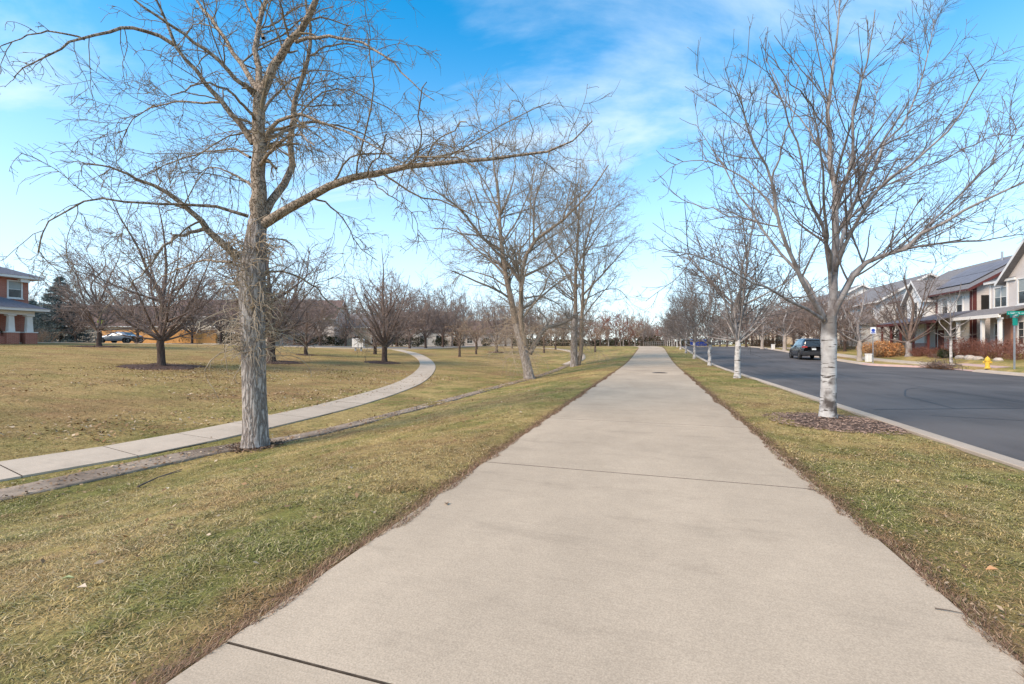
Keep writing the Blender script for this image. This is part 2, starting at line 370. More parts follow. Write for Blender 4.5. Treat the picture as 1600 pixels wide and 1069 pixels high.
M['rubber'] = mat('tyre_rubber', (0.022,0.022,0.023), (0.03,0.03,0.03), 9, 0.9)
M['rim'] = mat('alloy_rim', (0.50,0.51,0.53), (0.42,0.43,0.45), 4, 0.3, metal=0.8)
M['lamp_red'] = mat('tail_lamp', (0.36,0.012,0.012), (0.28,0.01,0.01), 3, 0.15, spec=0.7)
M['lamp_clear'] = mat('clear_lamp', (0.65,0.66,0.67), (0.55,0.56,0.57), 3, 0.1, spec=0.8)
M['plate'] = mat('number_plate', (0.70,0.72,0.72), (0.62,0.65,0.65), 9, 0.5)
M['binblue'] = mat('bin_blue', (0.012,0.045,0.26), (0.01,0.035,0.21), 2, 0.45)
M['iron'] = mat('cast_iron', (0.11,0.095,0.08), (0.075,0.063,0.055), 12, 0.7, 0.4, metal=0.5)
M['stick'] = mat('stick', (0.17,0.13,0.10), (0.10,0.075,0.06), 9, 0.9)
M['stone'] = mat('pale_stone', (0.52,0.45,0.38), (0.40,0.34,0.29), 4, 0.9, 0.4)
# ------------------------------------------------------------------ terrain
def sst(a, b, x):
    t = np.clip((np.asarray(x, float) - a) / (b - a), 0, 1); return t*t*(3-2*t)
def vnoise(x, y, seed=0):
    """smooth value noise, arrays in, 0..1 out"""
    x = np.asarray(x, float); y = np.asarray(y, float)
    xi = np.floor(x).astype(np.int64); yi = np.floor(y).astype(np.int64); fx = x - xi; fy = y - yi
    fx = fx*fx*(3-2*fx); fy = fy*fy*(3-2*fy)
    def h(a, b):
        n = (a * 374761393 + b * 668265263 + seed * 974711) & 0x7fffffff
        n = ((n ^ (n >> 13)) * 1274126177) & 0x7fffffff
        return ((n ^ (n >> 16)) & 0xffff) / 65535.0
    return (h(xi,yi)*(1-fx)+h(xi+1,yi)*fx)*(1-fy) + (h(xi,yi+1)*(1-fx)+h(xi+1,yi+1)*fx)*fy
PX = [-600,-120,-60,-48,-40,-32,-22,-14,-10.6,-9.2,-8.2,-7.2,-5.6,-4,-2.8,-2.0,0,1.7,4.2,4.25,15,17,20,24,27,60,600]
PZ = [2.0,1.9,1.75,1.58,1.25,0.80,0.16,-0.40,-0.62,-0.70,-0.74,-0.68,-0.43,-0.16,-0.03,0,0,0,-0.04,-0.05,-0.05,-0.04,0.10,0.72,0.85,1.0,1.0]
def gz(X, Y, bumps=True):
    X = np.asarray(X, float); Y = np.asarray(Y, float)
    p = np.interp(X, PX, PZ)
    G = sst(30, 86, Y)
    rise = np.where(X > 14, np.clip(p, 0, None), 0)        # the yards on the right keep their own rise
    z = (p - rise) * (1 - G) + 1.3 * G + rise * (1 - 0.35 * G)
    far = sst(86, 260, Y) * 0.5
    z = z - far * 0
    return z
def g1(x, y): return float(gz(x, y))
def pd(u, d):
    xr = (u - 800) / FPX * d
    return (-SN * d + CS * xr, CS * d + SN * xr)
def hit(u, v):
    """ground point seen at a photo position"""
    lo, hi = 1.0, 200.0
    d = lo
    while d < hi:
        x, y = pd(u, d)
        if CAMH - (v - 540) * d / FPX <= g1(x, y): break
        d *= 1.01
    x, y = pd(u, d)
    return (x, y, g1(x, y), d)
def at(u, v, d):
    x, y = pd(u, d); return (x, y, CAMH - (v - 540) * d / FPX)

KX0, KX1, RX = 4.22, 4.66, 4.66         # near kerb
def farkerb(y):
    y = np.asarray(y, float)
    return 18.6 - 3.1 * sst(37.2, 40.0, y)
def roadz(x, y): return gz(np.minimum(x, 14.0), y) - 0.11
xs = np.concatenate([-np.geomspace(600, 62, 16), np.arange(-60, -13, 1.0), np.arange(-13, 5.6, 0.2), np.arange(5.6, 30, 0.8), np.geomspace(31, 600, 16)])
ys = np.concatenate([-np.geomspace(80, 6, 8), np.arange(-5, 45, 0.35), np.arange(45, 130, 1.2), np.geomspace(132, 1500, 18)])
XX, YY = np.meshgrid(xs, ys)
ZZ = gz(XX, YY)
onroad = (XX > KX0 + 0.05) & (XX < farkerb(YY) + 0.35)
ZZ = np.where(onroad, ZZ - 0.42, ZZ)
micro = (vnoise(XX*1.3, YY*1.3, 3) - .5) * 0.05 + (vnoise(XX*4, YY*4, 5) - .5) * 0.02
offpath = np.clip(np.maximum(-2.05 - XX, XX - 1.68) * 2, 0, 1)
ZZ = ZZ + micro * offpath * (XX > -9) * (XX < 4.2)
nx, ny = len(xs), len(ys)
ii = (np.arange(ny-1)[:,None]*nx + np.arange(nx-1)[None,:]).ravel()
F4 = np.stack([ii, ii+1, ii+nx+1, ii+nx], 1)
V3 = np.stack([XX.ravel(), YY.ravel(), ZZ.ravel()], 1)

def grass_colour(x, y, rng=None):
    """colour of the turf itself: dormant straw with green patches, brown thatch by the path"""
    a = vnoise(x*0.35, y*0.35, 11); b = vnoise(x*1.1, y*1.1, 12); c = vnoise(x*3.6, y*3.6, 13)
    e_ = vnoise(x*9, y*9, 17)
    green = np.clip((0.24*a + 0.28*b + 0.28*c + 0.20*e_ - 0.40) * 3.2, 0, 0.9)
    green = np.clip(green + 0.04*(x > -9.5)*(x < 4.3), 0, 0.92)
    lawn = sst(9.5, 14, -x)                      # the far lawn is browner
    green = green * (1 - 0.45*lawn*(0.4+0.6*sst(60,20,-x*0+y))) 
    straw = np.stack([0.42+0*x, 0.30+0*x, 0.125+0*x], -1)
    brown = np.stack([0.235+0*x, 0.135+0*x, 0.068+0*x], -1)
    gr = np.stack([0.182+0*x, 0.182+0*x, 0.052+0*x], -1)
    k = np.clip((vnoise(x*0.8, y*0.8, 14)*0.6 + vnoise(x*5, y*5, 15)*0.4 - 0.42)*3, 0, 1)[..., None]
    dry = straw*(1-k*0.75) + brown*k*0.75
    dry = dry*(1-0.3*lawn[..., None]) + brown*0.3*lawn[..., None]*1.4
    col = dry*(1-green[..., None]) + gr*green[..., None]
    # brown thatch against the concrete
    e = np.minimum(np.abs(x + 2.02), np.abs(x - 1.66))
    t = np.clip(1.5 - 1.5*e / (0.07 + 0.17*vnoise(x*2+5, y*2, 16)), 0, 1)[..., None]
    return col*(1-0.8*t) + np.array([0.16, 0.092, 0.06])*0.8*t

mt = bpy.data.materials.new('turf'); mt.use_nodes = True
t = mt.node_tree; b = t.nodes['Principled BSDF']; b.inputs['Roughness'].default_value = 0.95; b.inputs['Specular IOR Level'].default_value = 0.05
at_ = t.nodes.new('ShaderNodeAttribute'); at_.attribute_name = 'Col'
g = t.nodes.new('ShaderNodeNewGeometry')
na = t.nodes.new('ShaderNodeTexNoise'); na.inputs['Scale'].default_value = 9; na.inputs['Detail'].default_value = 9; na.inputs['Roughness'].default_value = 0.75
nb = t.nodes.new('ShaderNodeTexNoise'); nb.inputs['Scale'].default_value = 1.1; nb.inputs['Detail'].default_value = 6
for n_ in (na, nb): t.links.new(g.outputs['Position'], n_.inputs['Vector'])
ra = t.nodes.new('ShaderNodeMapRange'); ra.inputs['From Min'].default_value = 0.28; ra.inputs['From Max'].default_value = 0.72; ra.inputs['To Min'].default_value = 0.42; ra.inputs['To Max'].default_value = 1.55
t.links.new(na.outputs['Fac'], ra.inputs['Value'])
mu = t.nodes.new('ShaderNodeVectorMath'); mu.operation = 'SCALE'
t.links.new(at_.outputs['Color'], mu.inputs[0]); t.links.new(ra.outputs[0], mu.inputs['Scale'])
rb = t.nodes.new('ShaderNodeMapRange'); rb.inputs['From Min'].default_value = 0.5; rb.inputs['From Max'].default_value = 0.75; rb.inputs['To Max'].default_value = 0.45
t.links.new(nb.outputs['Fac'], rb.inputs['Value'])
mi = t.nodes.new('ShaderNodeMix'); mi.data_type = 'RGBA'
t.links.new(rb.outputs[0], mi.inputs['Factor']); t.links.new(mu.outputs[0], mi.inputs['A']); mi.inputs['B'].default_value = (0.13, 0.115, 0.045, 1)
t.links.new(mi.outputs['Result'], b.inputs['Base Color'])
bp = t.nodes.new('ShaderNodeBump'); bp.inputs['Strength'].default_value = 0.9; bp.inputs['Distance'].default_value = 0.04
t.links.new(na.outputs['Fac'], bp.inputs['Height']); t.links.new(bp.outputs[0], b.inputs['Normal'])
def setcol(me, C):
    ca = me.color_attributes.new('Col', 'FLOAT_COLOR', 'POINT')
    D = np.ones((len(C), 4), np.float32); D[:, :3] = C
    ca.data.foreach_set('color', D.ravel())
gm = npmesh('ground', V3, [F4], True)
setcol(gm, grass_colour(V3[:,0], V3[:,1]) * 0.95)
tag(link('ground', gm, mt), kind='structure')

def catmull(P, n):
    P = [np.array(p, float) for p in P]; P = [2*P[0]-P[1]] + P + [2*P[-1]-P[-2]]
    out = []
    for i in range(1, len(P)-2):
        for k in range(n):
            s = k/n
            out.append(0.5*((2*P[i]) + (-P[i-1]+P[i+1])*s + (2*P[i-1]-5*P[i]+4*P[i+1]-P[i+2])*s*s + (-P[i-1]+3*P[i]-3*P[i+1]+P[i+2])*s**3))
    out.append(P[-2]); return np.array(out)
def resample(P, step):
    d = np.r_[0, np.cumsum(np.linalg.norm(np.diff(P, axis=0), axis=1))]
    n = max(2, int(round(d[-1]/step)) + 1); s = np.linspace(0, d[-1], n)
    return np.stack([np.interp(s, d, P[:, k]) for k in range(P.shape[1])], 1)
def offset_line(P, off):
    T = np.gradient(P, axis=0); T /= np.linalg.norm(T, axis=1)[:, None]
    return P + np.stack([-T[:,1], T[:,0]], 1) * off
def strip(name, P, w, lift, m, parent=None, kind=None, zf=gz, cross=5, prof=None, thick=0.12):
    """ribbon following the ground along a centre line, with a skirt on both sides"""
    offs = np.linspace(-w/2, w/2, cross)
    rows = []
    for j, o in enumerate(offs):
        Q = offset_line(P, o); z = zf(Q[:,0], Q[:,1]) + lift + (prof[j] if prof is not None else 0)
        rows.append(np.c_[Q, z])
    rows = [rows[0] - [0,0,thick]] + rows + [rows[-1] - [0,0,thick]]
    V = np.stack(rows, 1); n, c = V.shape[:2]
    i0 = (np.arange(n-1)[:,None]*c + np.arange(c-1)[None,:]).ravel()
    F = np.stack([i0, i0+c, i0+c+1, i0+1], 1)
    o = link(name, npmesh(name, V.reshape(-1,3), [F]), m, parent)
    if kind: o['kind'] = kind
    return o
def slabs(parent, name, P, w, lift, m, step, gap=0.012, zf=gz, bev=0.012, thick=0.1):
    """separate concrete slabs along a line: bevelled tops, slightly uneven"""
    C = resample(P, step)
    rr = random.Random(len(C))
    for i in range(len(C)-1):
        a, c = C[i], C[i+1]; T = (c-a); ln = np.linalg.norm(T); T = T/ln
        if ln < 0.05: continue
        Ta = (C[min(i+1,len(C)-1)] - C[max(i-1,0)]); Ta = Ta/np.linalg.norm(Ta)
        Tb = (C[min(i+2,len(C)-1)] - C[i]); Tb = Tb/np.linalg.norm(Tb)
        Na = np.array([-Ta[1], Ta[0]]); Nb = np.array([-Tb[1], Tb[0]])
        a2, c2 = a + T*gap/2, c - T*gap/2; h = w/2
        nseg = max(1, int(ln/1.2)); top, mid, bot = [], [], []
        dz = rr.uniform(-0.0025, 0.0025)
        # outline, counter-clockwise seen from above
        pts, ins = [], []
        for k in range(nseg+1):
            s = k/nseg; q = a2*(1-s)+c2*s; nn = Na*(1-s)+Nb*s
            pts.append(q - nn*h); ins.append(a2*(1-s)+c2*s - nn*(h-bev) + T*(bev if k==0 else (-bev if k==nseg else 0)))
        for k in range(nseg, -1, -1):
            s = k/nseg; q = a2*(1-s)+c2*s; nn = Na*(1-s)+Nb*s
            pts.append(q + nn*h); ins.append(q + nn*(h-bev) + T*(bev if k==0 else (-bev if k==nseg else 0)))
        n = len(pts)
        z = lambda p: float(zf(p[0], p[1])) + lift + dz
        mb = MB()
        vs = [(p[0],p[1],z(p)) for p in ins] + [(p[0],p[1],z(p)-bev*0.7) for p in pts] + [(p[0],p[1],z(p)-thick) for p in pts]
        fs = [(k, n-1-k-0, 0, 0) for k in range(0)]
        for k in range(nseg): fs.append((k, k+1, n-2-k, n-1-k))
        fs += [(n+k, n+(k+1)%n, (k+1)%n, k) for k in range(n)] + [(2*n+k, 2*n+(k+1)%n, n+(k+1)%n, n+k) for k in range(n)]
        so_ = mb.add(vs, fs).build(name, m, parent)
        so_.data.materials.append(M['joint'])
        for kk in range(nseg, nseg + 2*n):
            e_ = (kk - nseg) % n
            if e_ == nseg or e_ == n-1: so_.data.polygons[kk].material_index = 1

# main path: straight, bending left past its crest
pc = [(-0.19, -8), (-0.19, 0)] + [(-0.19, 4.0*k) for k in range(1, 17)] + [(-0.3, 72), (-0.9, 80), (-2.4, 90), (-5.5, 102), (-11, 118)]
PATHC = catmull(pc, 4); PW = 3.52
path = strip('path', resample(PATHC, 1.7), PW-0.03, 0.014, M['joint'], kind='structure', thick=0.1)
d_ = np.r_[0, np.cumsum(np.linalg.norm(np.diff(PATHC, axis=0), axis=1))]
# slabs start so that joints fall at y = 1.6, 5.05, 8.5 ...
P0 = PATHC.copy(); keep = P0[P0[:,1] > -5.3]; P0 = np.vstack([[-0.19, -5.3], keep])
slabs(path, 'slab', P0, PW, 0.035, M['concrete'], 3.45, gap=0.006, bev=0.003)

# curving sidewalk across the basin
wk = [hit(u, v)[:2] for u, v in [(-240,779),(-110,757),(0,739),(110,721),(200,706),(310,684),(420,661),(500,643),(560,627),(610,611),(645,596),(664,581),(668,570),(660,560),(643,552),(620,547)]]
WALKC = resample(catmull(wk, 6), 0.5)
side = strip('sidewalk', WALKC, 1.2, 0.016, M['joint'], kind='structure', thick=0.08)
slabs(side, 'slab', WALKC, 1.22, 0.035, M['walk'], 1.5, gap=0.010, thick=0.08, bev=0.004)
# drainage pan along the foot of the slope, then turning up past the third tree
pn = [hit(u, v)[:2] for u, v in [(-260,822),(-120,799),(0,776),(120,750),(220,729),(330,707)]]
pn += [(-7.95, 9.0), (-7.75, 13), (-7.7, 20), (-7.7, 28), (-7.75, 36), (-7.9, 46), (-8.3, 53), (-9.6, 60), (-12.5, 66), (-17, 70)]
PANC = resample(catmull(pn, 6), 0.5)
strip('drainage_channel', PANC, 0.62, 0.012, M['pan'], kind='structure', prof=[0.01,-0.002,-0.008,-0.002,0.01], thick=0.06)
fw = strip('footpath', resample(catmull([(-7.9,43.5),(-7.9,50),(-8.3,53.5),(-9.4,59),(-12.5,66),(-17,70.5),(-24,73)],6),0.8), 1.3, 0.03, M['walk'], kind='structure')

# road, kerbs
ry = np.concatenate([np.arange(-30, 130, 1.0), np.geomspace(131, 420, 14)])
fk = farkerb(ry)
rows = []
for s in np.linspace(0, 1, 9):
    x = RX + (fk - RX) * s
    rows.append(np.stack([x, ry, roadz(x, ry) + 0.05*(1-(2*s-1)**2)], 1))
V = np.stack(rows, 1); n, c = V.shape[:2]
i0 = (np.arange(n-1)[:,None]*c + np.arange(c-1)[None,:]).ravel()
road = tag(link('road', npmesh('road', V.reshape(-1,3), [np.stack([i0, i0+1, i0+c+1, i0+c], 1)], True), M['asphalt']), kind='structure')
def roadtop(x, y):
    s = (x-RX)/(float(farkerb(y))-RX); return float(roadz(x, y)) + 0.05*(1-(2*s-1)**2)
def seam(pts, w):
    q = resample(np.array(pts, float), 0.4); q = q + np.c_[np.zeros(len(q)), (vnoise(q[:,0]*1.5, q[:,1]*0+2, 8)-.5)*0.12]
    l, r = offset_line(q, w/2), offset_line(q, -w/2); m_ = len(q)
    v = [(p[0],p[1],roadtop(p[0],p[1])+0.004) for p in r] + [(p[0],p[1],roadtop(p[0],p[1])+0.004) for p in l]
    link('crack_seal', mesh('crack_seal', v, [(i,i+1,m_+i+1,m_+i) for i in range(m_-1)]), M['seam'], road)
seam([pd(1365, 1.56*700/97), pd(1480, 1.56*700/97.5), pd(1640, 1.56*700/97), pd(1800, 1.56*700/96)], 0.05)
seam([(9.6, 12), (9.7, 20), (9.6, 31), (9.7, 44)], 0.03)
seam([(7.2, 14), (7.5, 17), (8.6, 19.5), (9.5, 20.4)], 0.035)
seam([(12.5, 20), (12.2, 26), (12.6, 33), (12.3, 42)], 0.03)
seam([(5.4, 8.4), (6.6, 9.3), (8.4, 9.5)], 0.025)
seam([(6.0, 12.6), (8.2, 12.0), (9.4, 11.2)], 0.03)
def kerb_run(root, xf, y0, y1, side_, m, seg=3.0, w=0.46):
    """kerb and gutter pieces; side_=+1 road lies at larger x"""
    ys_ = np.arange(y0, y1, seg)
    for a in ys_:
        bb = min(a+seg, y1)-0.012; k = 4; vs = []; 
        for i in range(k+1):
            y = a + (bb-a)*i/k; x = float(xf(y)); 
            ground = g1(min(x,14.0) if side_ > 0 else min(x, 14.0), y)
            top = ground + 0.035; gut = float(roadz(x, y)) + 0.012
            pr = [(0, ground-0.25), (0, top-0.01), (0.012, top), (0.20, top-0.008), (0.31, top-0.028), (0.375, top-0.065), (0.41, gut+0.012), (w, gut-0.004), (w, gut-0.2)]
            vs += [(x + side_*px, y, pz) for px, pz in pr]
        q = 9; fs = [(i*q+j, i*q+j+1, (i+1)*q+j+1, (i+1)*q+j) for i in range(k) for j in range(q-1)]
        fs += [tuple(range(q-1,-1,-1)), tuple(k*q+j for j in range(q))]
        if side_ > 0: fs = [f[::-1] for f in fs]
        MB().add(vs, fs).build('kerb_stone', m, root)
kn = empty('kerb', (0,0,0)); tag(kn, kind='structure')
kerb_run(kn, lambda y: 4.24, -8, 100, +1, M['kerb'])
kf = empty('kerb', (0,0,0)); tag(kf, kind='structure')
kerb_run(kf, lambda y: float(farkerb(y))+0.32, 22, 34.3, -1, M['kerb'])
kerb_run(kf, lambda y: float(farkerb(y))+0.32, 41.2, 110, -1, M['kerb'])
kerb_run(kf, lambda y: float(farkerb(y))+0.32, 38.0, 41.2, -1, M['redkerb'], seg=0.8)
# sidewalk ramp and far sidewalk
fs_ = strip('sidewalk', resample(np.array([(18.9,37.2),(18.3,41),(17.9,46),(17.8,60),(17.8,110)],float), 1.0), 1.3, 0.035, M['joint'], kind='structure', thick=0.08)
slabs(fs_, 'slab', np.array([(18.9,37.2),(18.3,41),(17.9,46),(17.8,60),(17.8,90)],float), 1.35, 0.06, M['walk'], 1.5)
rv, nr_, nc_ = [], 12, 8
for a in range(nr_+1):
    y = 34.2 + 4.2*a/nr_; xa = float(farkerb(y)) - 0.06
    for k in range(nc_+1):
        q = k/nc_; x = xa + (20.3-xa)*q; w_ = min(1.0, q/0.7); w_ = w_*w_*(3-2*w_)
        rv.append((x, y, (float(roadz(x, y))+0.014)*(1-w_) + (g1(x, y)+0.022)*w_))
link('kerb_ramp', mesh('kerb_ramp', rv, [(a*(nc_+1)+k, a*(nc_+1)+k+1, (a+1)*(nc_+1)+k+1, (a+1)*(nc_+1)+k) for a in range(nr_) for k in range(nc_)], True), M['redkerb'])['kind'] = 'structure'
# street on the left beyond the lawn
ls = resample(catmull([pd(-140,44), pd(0,48), pd(120,54), pd(330,58), pd(560,62), pd(700,76), pd(780,120)], 6), 1.5)
strip('street', ls, 6.5, 0.03, M['street'], kind='structure')
strip('sidewalk', resample(catmull([pd(-140,38), pd(0,41), pd(120,47.5), pd(330,52.5), pd(560,56), pd(690,68), pd(760,105)], 6), 1.2), 1.3, 0.04, M['walk'], kind='structure')
# ------------------------------------------------------------------ trees
def interp_lines(P, s):
    """P (B,N,k) polylines, s (B,) in 0..1 -> point"""
    n = P.shape[1]-1; f = np.clip(s, 0, 0.9999)*n; i = f.astype(int); w = (f-i)[:, None]
    b = np.arange(len(P)); return P[b,i]*(1-w)+P[b,i+1]*w
def grow(P, Rd, rng, dens, npt, tmin=0.15, tmax=1.0, ang=(45,12), lr=(0.5,0.2), taper=0.5, rr=0.55, wig=0.12, trop=0.0, trop_end=None, lmin=0.12, lmax=9, rmin=0.003, rend=0.35, cap=None, flat=0.0, minlen=0.0):
    """children of the branches P: returns (polylines, radii)"""
    seg = np.linalg.norm(np.diff(P, axis=1), axis=2); Ls = seg.sum(1)
    cnt = rng.poisson(np.maximum(dens*Ls*(tmax-tmin), 0.0))
    cnt = np.where(Ls < minlen, 0, cnt)
    if cap and cnt.sum() > cap: cnt = rng.binomial(cnt, cap/cnt.sum())
    idx = np.repeat(np.arange(len(P)), cnt); B = len(idx)
    if B == 0: return np.zeros((0,npt,3)), np.zeros((0,npt))
    s = rng.uniform(tmin, tmax, B)
    Q = P[idx]; p0 = interp_lines(Q, s); r0 = interp_lines(Rd[idx][..., None], s)[:, 0]
    t0 = interp_lines(Q, np.minimum(s+0.08, 1.0)) - interp_lines(Q, np.maximum(s-0.08, 0)); t0 /= np.linalg.norm(t0, axis=1)[:, None]+1e-9
    rv = rng.normal(size=(B,3)); rv[:, 2] *= (1-flat)
    pr = rv - (rv*t0).sum(1)[:, None]*t0; pr /= np.linalg.norm(pr, axis=1)[:, None]+1e-9
    a = np.radians(rng.normal(ang[0], ang[1], B)); d = t0*np.cos(a)[:, None] + pr*np.sin(a)[:, None]
    ln = np.clip(Ls[idx]*rng.normal(lr[0], lr[1], B)*(1-taper*s), lmin, lmax)*rng.uniform(0.75, 1.2, B)
    r = np.maximum(r0*rr*rng.uniform(0.7, 1.1, B), rmin)
    out = np.zeros((B,npt,3)); out[:, 0] = p0; te = trop if trop_end is None else trop_end
    for k in range(1, npt):
        f = k/(npt-1)
        d = d + rng.normal(size=(B,3))*wig; d[:, 2] += trop*(1-f)+te*f
        d /= np.linalg.norm(d, axis=1)[:, None]
        out[:, k] = out[:, k-1] + d*(ln/(npt-1))[:, None]
    rad = r[:, None]*np.linspace(1, rend, npt)[None]
    return out, np.maximum(rad, rmin*0.6)
def tubes(groups):
    """groups: (P (B,N,3), R (B,N), sides) -> V, F"""
    Vs, Fs, off = [], [], 0
    for P, Rd, n in groups:
        if len(P) == 0: continue
        B, Np = P.shape[:2]
        T = np.gradient(P, axis=1); T /= np.linalg.norm(T, axis=2)[..., None]+1e-9
        ref = np.where(np.abs(T.mean(1)[:, 2:3]) < 0.85, np.array([[0,0,1.0]]), np.array([[1.0,0,0]]))
        a = np.cross(T, ref[:, None, :]); a /= np.linalg.norm(a, axis=2)[..., None]+1e-9; bb = np.cross(T, a)
        w = 2*np.pi*np.arange(n)/n
        V = P[:, :, None, :] + Rd[:, :, None, None]*(a[:, :, None, :]*np.cos(w)[None,None,:,None] + bb[:, :, None, :]*np.sin(w)[None,None,:,None])
        base = off + (np.arange(B)[:,None,None]*Np + np.arange(Np-1)[None,:,None])*n
        k = np.arange(n)[None,None,:]; k2 = (k+1) % n
        F = np.stack([base+k, base+k2, base+n+k2, base+n+k], -1).reshape(-1,4)
        Vs.append(V.reshape(-1,3)); Fs.append(F); off += B*Np*n
    return np.concatenate(Vs), np.concatenate(Fs)
def limb_from(pts, rad, npt=14):
    """hand-laid limb: points (x,y,z), start/end radius -> one polyline of npt points"""
    C = catmull(pts, 6); d = np.r_[0, np.cumsum(np.linalg.norm(np.diff(C, axis=0), axis=1))]
    s = np.linspace(0, d[-1], npt); Q = np.stack([np.interp(s, d, C[:, k]) for k in range(3)], 1)
    if len(rad) == 2: rr_ = rad[0] + (rad[1]-rad[0])*np.linspace(0,1,npt)**0.8
    else: rr_ = np.interp(np.linspace(0,1,npt), np.linspace(0,1,len(rad)), rad)
    return Q, rr_
def trunk_mesh(name, pts, rad, sides=28, step=0.05, ridge=0.05, flare=1.5, seed=1, base_flare_h=0.35, knots=()):
    """gnarled trunk: dense rings with vertical furrows, root flare"""
    C = catmull(pts, 10); d = np.r_[0, np.cumsum(np.linalg.norm(np.diff(C, axis=0), axis=1))]
    n = max(6, int(d[-1]/step)); s = np.linspace(0, d[-1], n)
    Q = np.stack([np.interp(s, d, C[:, k]) for k in range(3)], 1)
    rr_ = np.interp(s, np.linspace(0, d[-1], len(rad)), rad)
    fl = 1 + (flare-1)*np.exp(-s/base_flare_h*1.6)
    w = 2*np.pi*np.arange(sides)/sides
    S, Wd = np.meshgrid(s, w, indexing='ij')
    rough = vnoise(np.cos(Wd)*3.2+S*0.35+20, np.sin(Wd)*3.2+S*1.1+20, seed)*0.55 + vnoise(np.cos(Wd)*8+40, np.sin(Wd)*8+S*2.2, seed+1)*0.45
    lobes = 0.10*np.cos(5*Wd+seed)*np.exp(-S/base_flare_h)*(flare-1)*2
    rad2 = rr_[:, None]*fl[:, None]*(1 + ridge*(rough-0.5)*2 + lobes)
    V = np.stack([Q[:,0][:,None]+rad2*np.cos(Wd), Q[:,1][:,None]+rad2*np.sin(Wd), np.repeat(Q[:,2][:,None], sides, 1)], -1).reshape(-1,3)
    i = (np.arange(n-1)[:,None]*sides); k = np.arange(sides)[None]; k2 = (k+1) % sides
    F = np.stack([i+k, i+k2, i+sides+k2, i+sides+k], -1).reshape(-1,4)
    return npmesh(name, V, [F], True)
def bud_mesh(name, P, rng, size, frac=1.0):
    """small pointed buds at the ends of the twigs"""
    sel = rng.random(len(P)) < frac
    p = P[sel, -1]; t = P[sel, -1]-P[sel, -2]; t /= np.linalg.norm(t, axis=1)[:, None]+1e-9
    a = np.cross(t, [0.3,0.5,0.8]); a /= np.linalg.norm(a, axis=1)[:, None]+1e-9; b_ = np.cross(t, a)
    s = (size*rng.uniform(0.6, 1.4, len(p)))[:, None]
    V = np.stack([p, p+t*s*0.8+a*s*0.35, p+t*s*0.8-a*s*0.2+b_*s*0.3, p+t*s*0.8-a*s*0.2-b_*s*0.3, p+t*s*2], 1)
    o = (np.arange(len(p))*5)[:, None]
    F = np.concatenate([o+np.array([[0,1,2]]), o+np.array([[0,2,3]]), o+np.array([[0,3,1]]), o+np.array([[4,2,1]]), o+np.array([[4,3,2]]), o+np.array([[4,1,3]])])
    return npmesh(name, V.reshape(-1,3), [F])
def mulch_ring(x, y, r, name, label, seed, rough=0.25, zf=gz, chips=500, chip=1.0):
    """low bed of bark mulch with ragged edge and loose chips"""
    rng = np.random.default_rng(seed); n = 40; vs = []; fs = []
    for j, q in enumerate([0, 0.35, 0.7, 0.9, 1.0]):
        for k in range(n):
            a = 2*math.pi*k/n; rr_ = r*q*(1+rough*(float(vnoise(math.cos(a)*2+seed, math.sin(a)*2, seed))-0.5)*2)
            px, py = x+rr_*math.cos(a), y+rr_*math.sin(a)
            vs.append((px, py, g1(px,py) + [0.07,0.065,0.05,0.03,-0.01][j] + rng.uniform(-0.008,0.008)))
    for j in range(4):
        for k in range(n): fs.append((j*n+k, (j+1)*n+k, (j+1)*n+(k+1)%n, j*n+(k+1)%n))
    o = tag(link(name, mesh(name, vs, fs), M['mulch'] if x > 0 else M['mulch_dark']), label, 'mulch bed')
    m_ = chips; a = rng.uniform(0, 2*np.pi, m_); q = r*np.sqrt(rng.uniform(0.02, 1.7, m_)); X = x+q*np.cos(a); Y = y+q*np.sin(a); X = np.where((X > 4.15) & (x > 0), 4.15-rng.uniform(0,0.5,m_), X)
    Z = gz(X, Y) + np.interp(q/r, [0,0.7,1,1.2], [0.08,0.06,0.03,0.02]); th = rng.uniform(0,np.pi,m_); L_ = rng.uniform(0.02,0.055,m_)*chip; w_ = rng.uniform(0.008,0.02,m_)*chip; tl = rng.normal(0,0.4,m_)
    dxx, dyy = np.cos(th), np.sin(th)
    V = np.stack([np.c_[X-dxx*L_-dyy*w_, Y-dyy*L_+dxx*w_, Z], np.c_[X+dxx*L_-dyy*w_, Y+dyy*L_+dxx*w_, Z+tl*L_*0.6], np.c_[X+dxx*L_+dyy*w_, Y+dyy*L_-dxx*w_, Z+tl*L_*0.6+0.006], np.c_[X-dxx*L_+dyy*w_, Y-dyy*L_-dxx*w_, Z+0.006]], 1)
    cm_ = npmesh('chips', V.reshape(-1,3), [np.arange(m_*4).reshape(-1,4)])
    C = (np.array([0.22,0.15,0.115]) if x > 0 else np.array([0.13,0.08,0.06]))*rng.uniform(0.25,1.8,(m_,1)); setcol(cm_, np.repeat(C, 4, 0))
    tag(link('wood_chips', cm_, M['leaf'], o), kind='stuff')
    return o

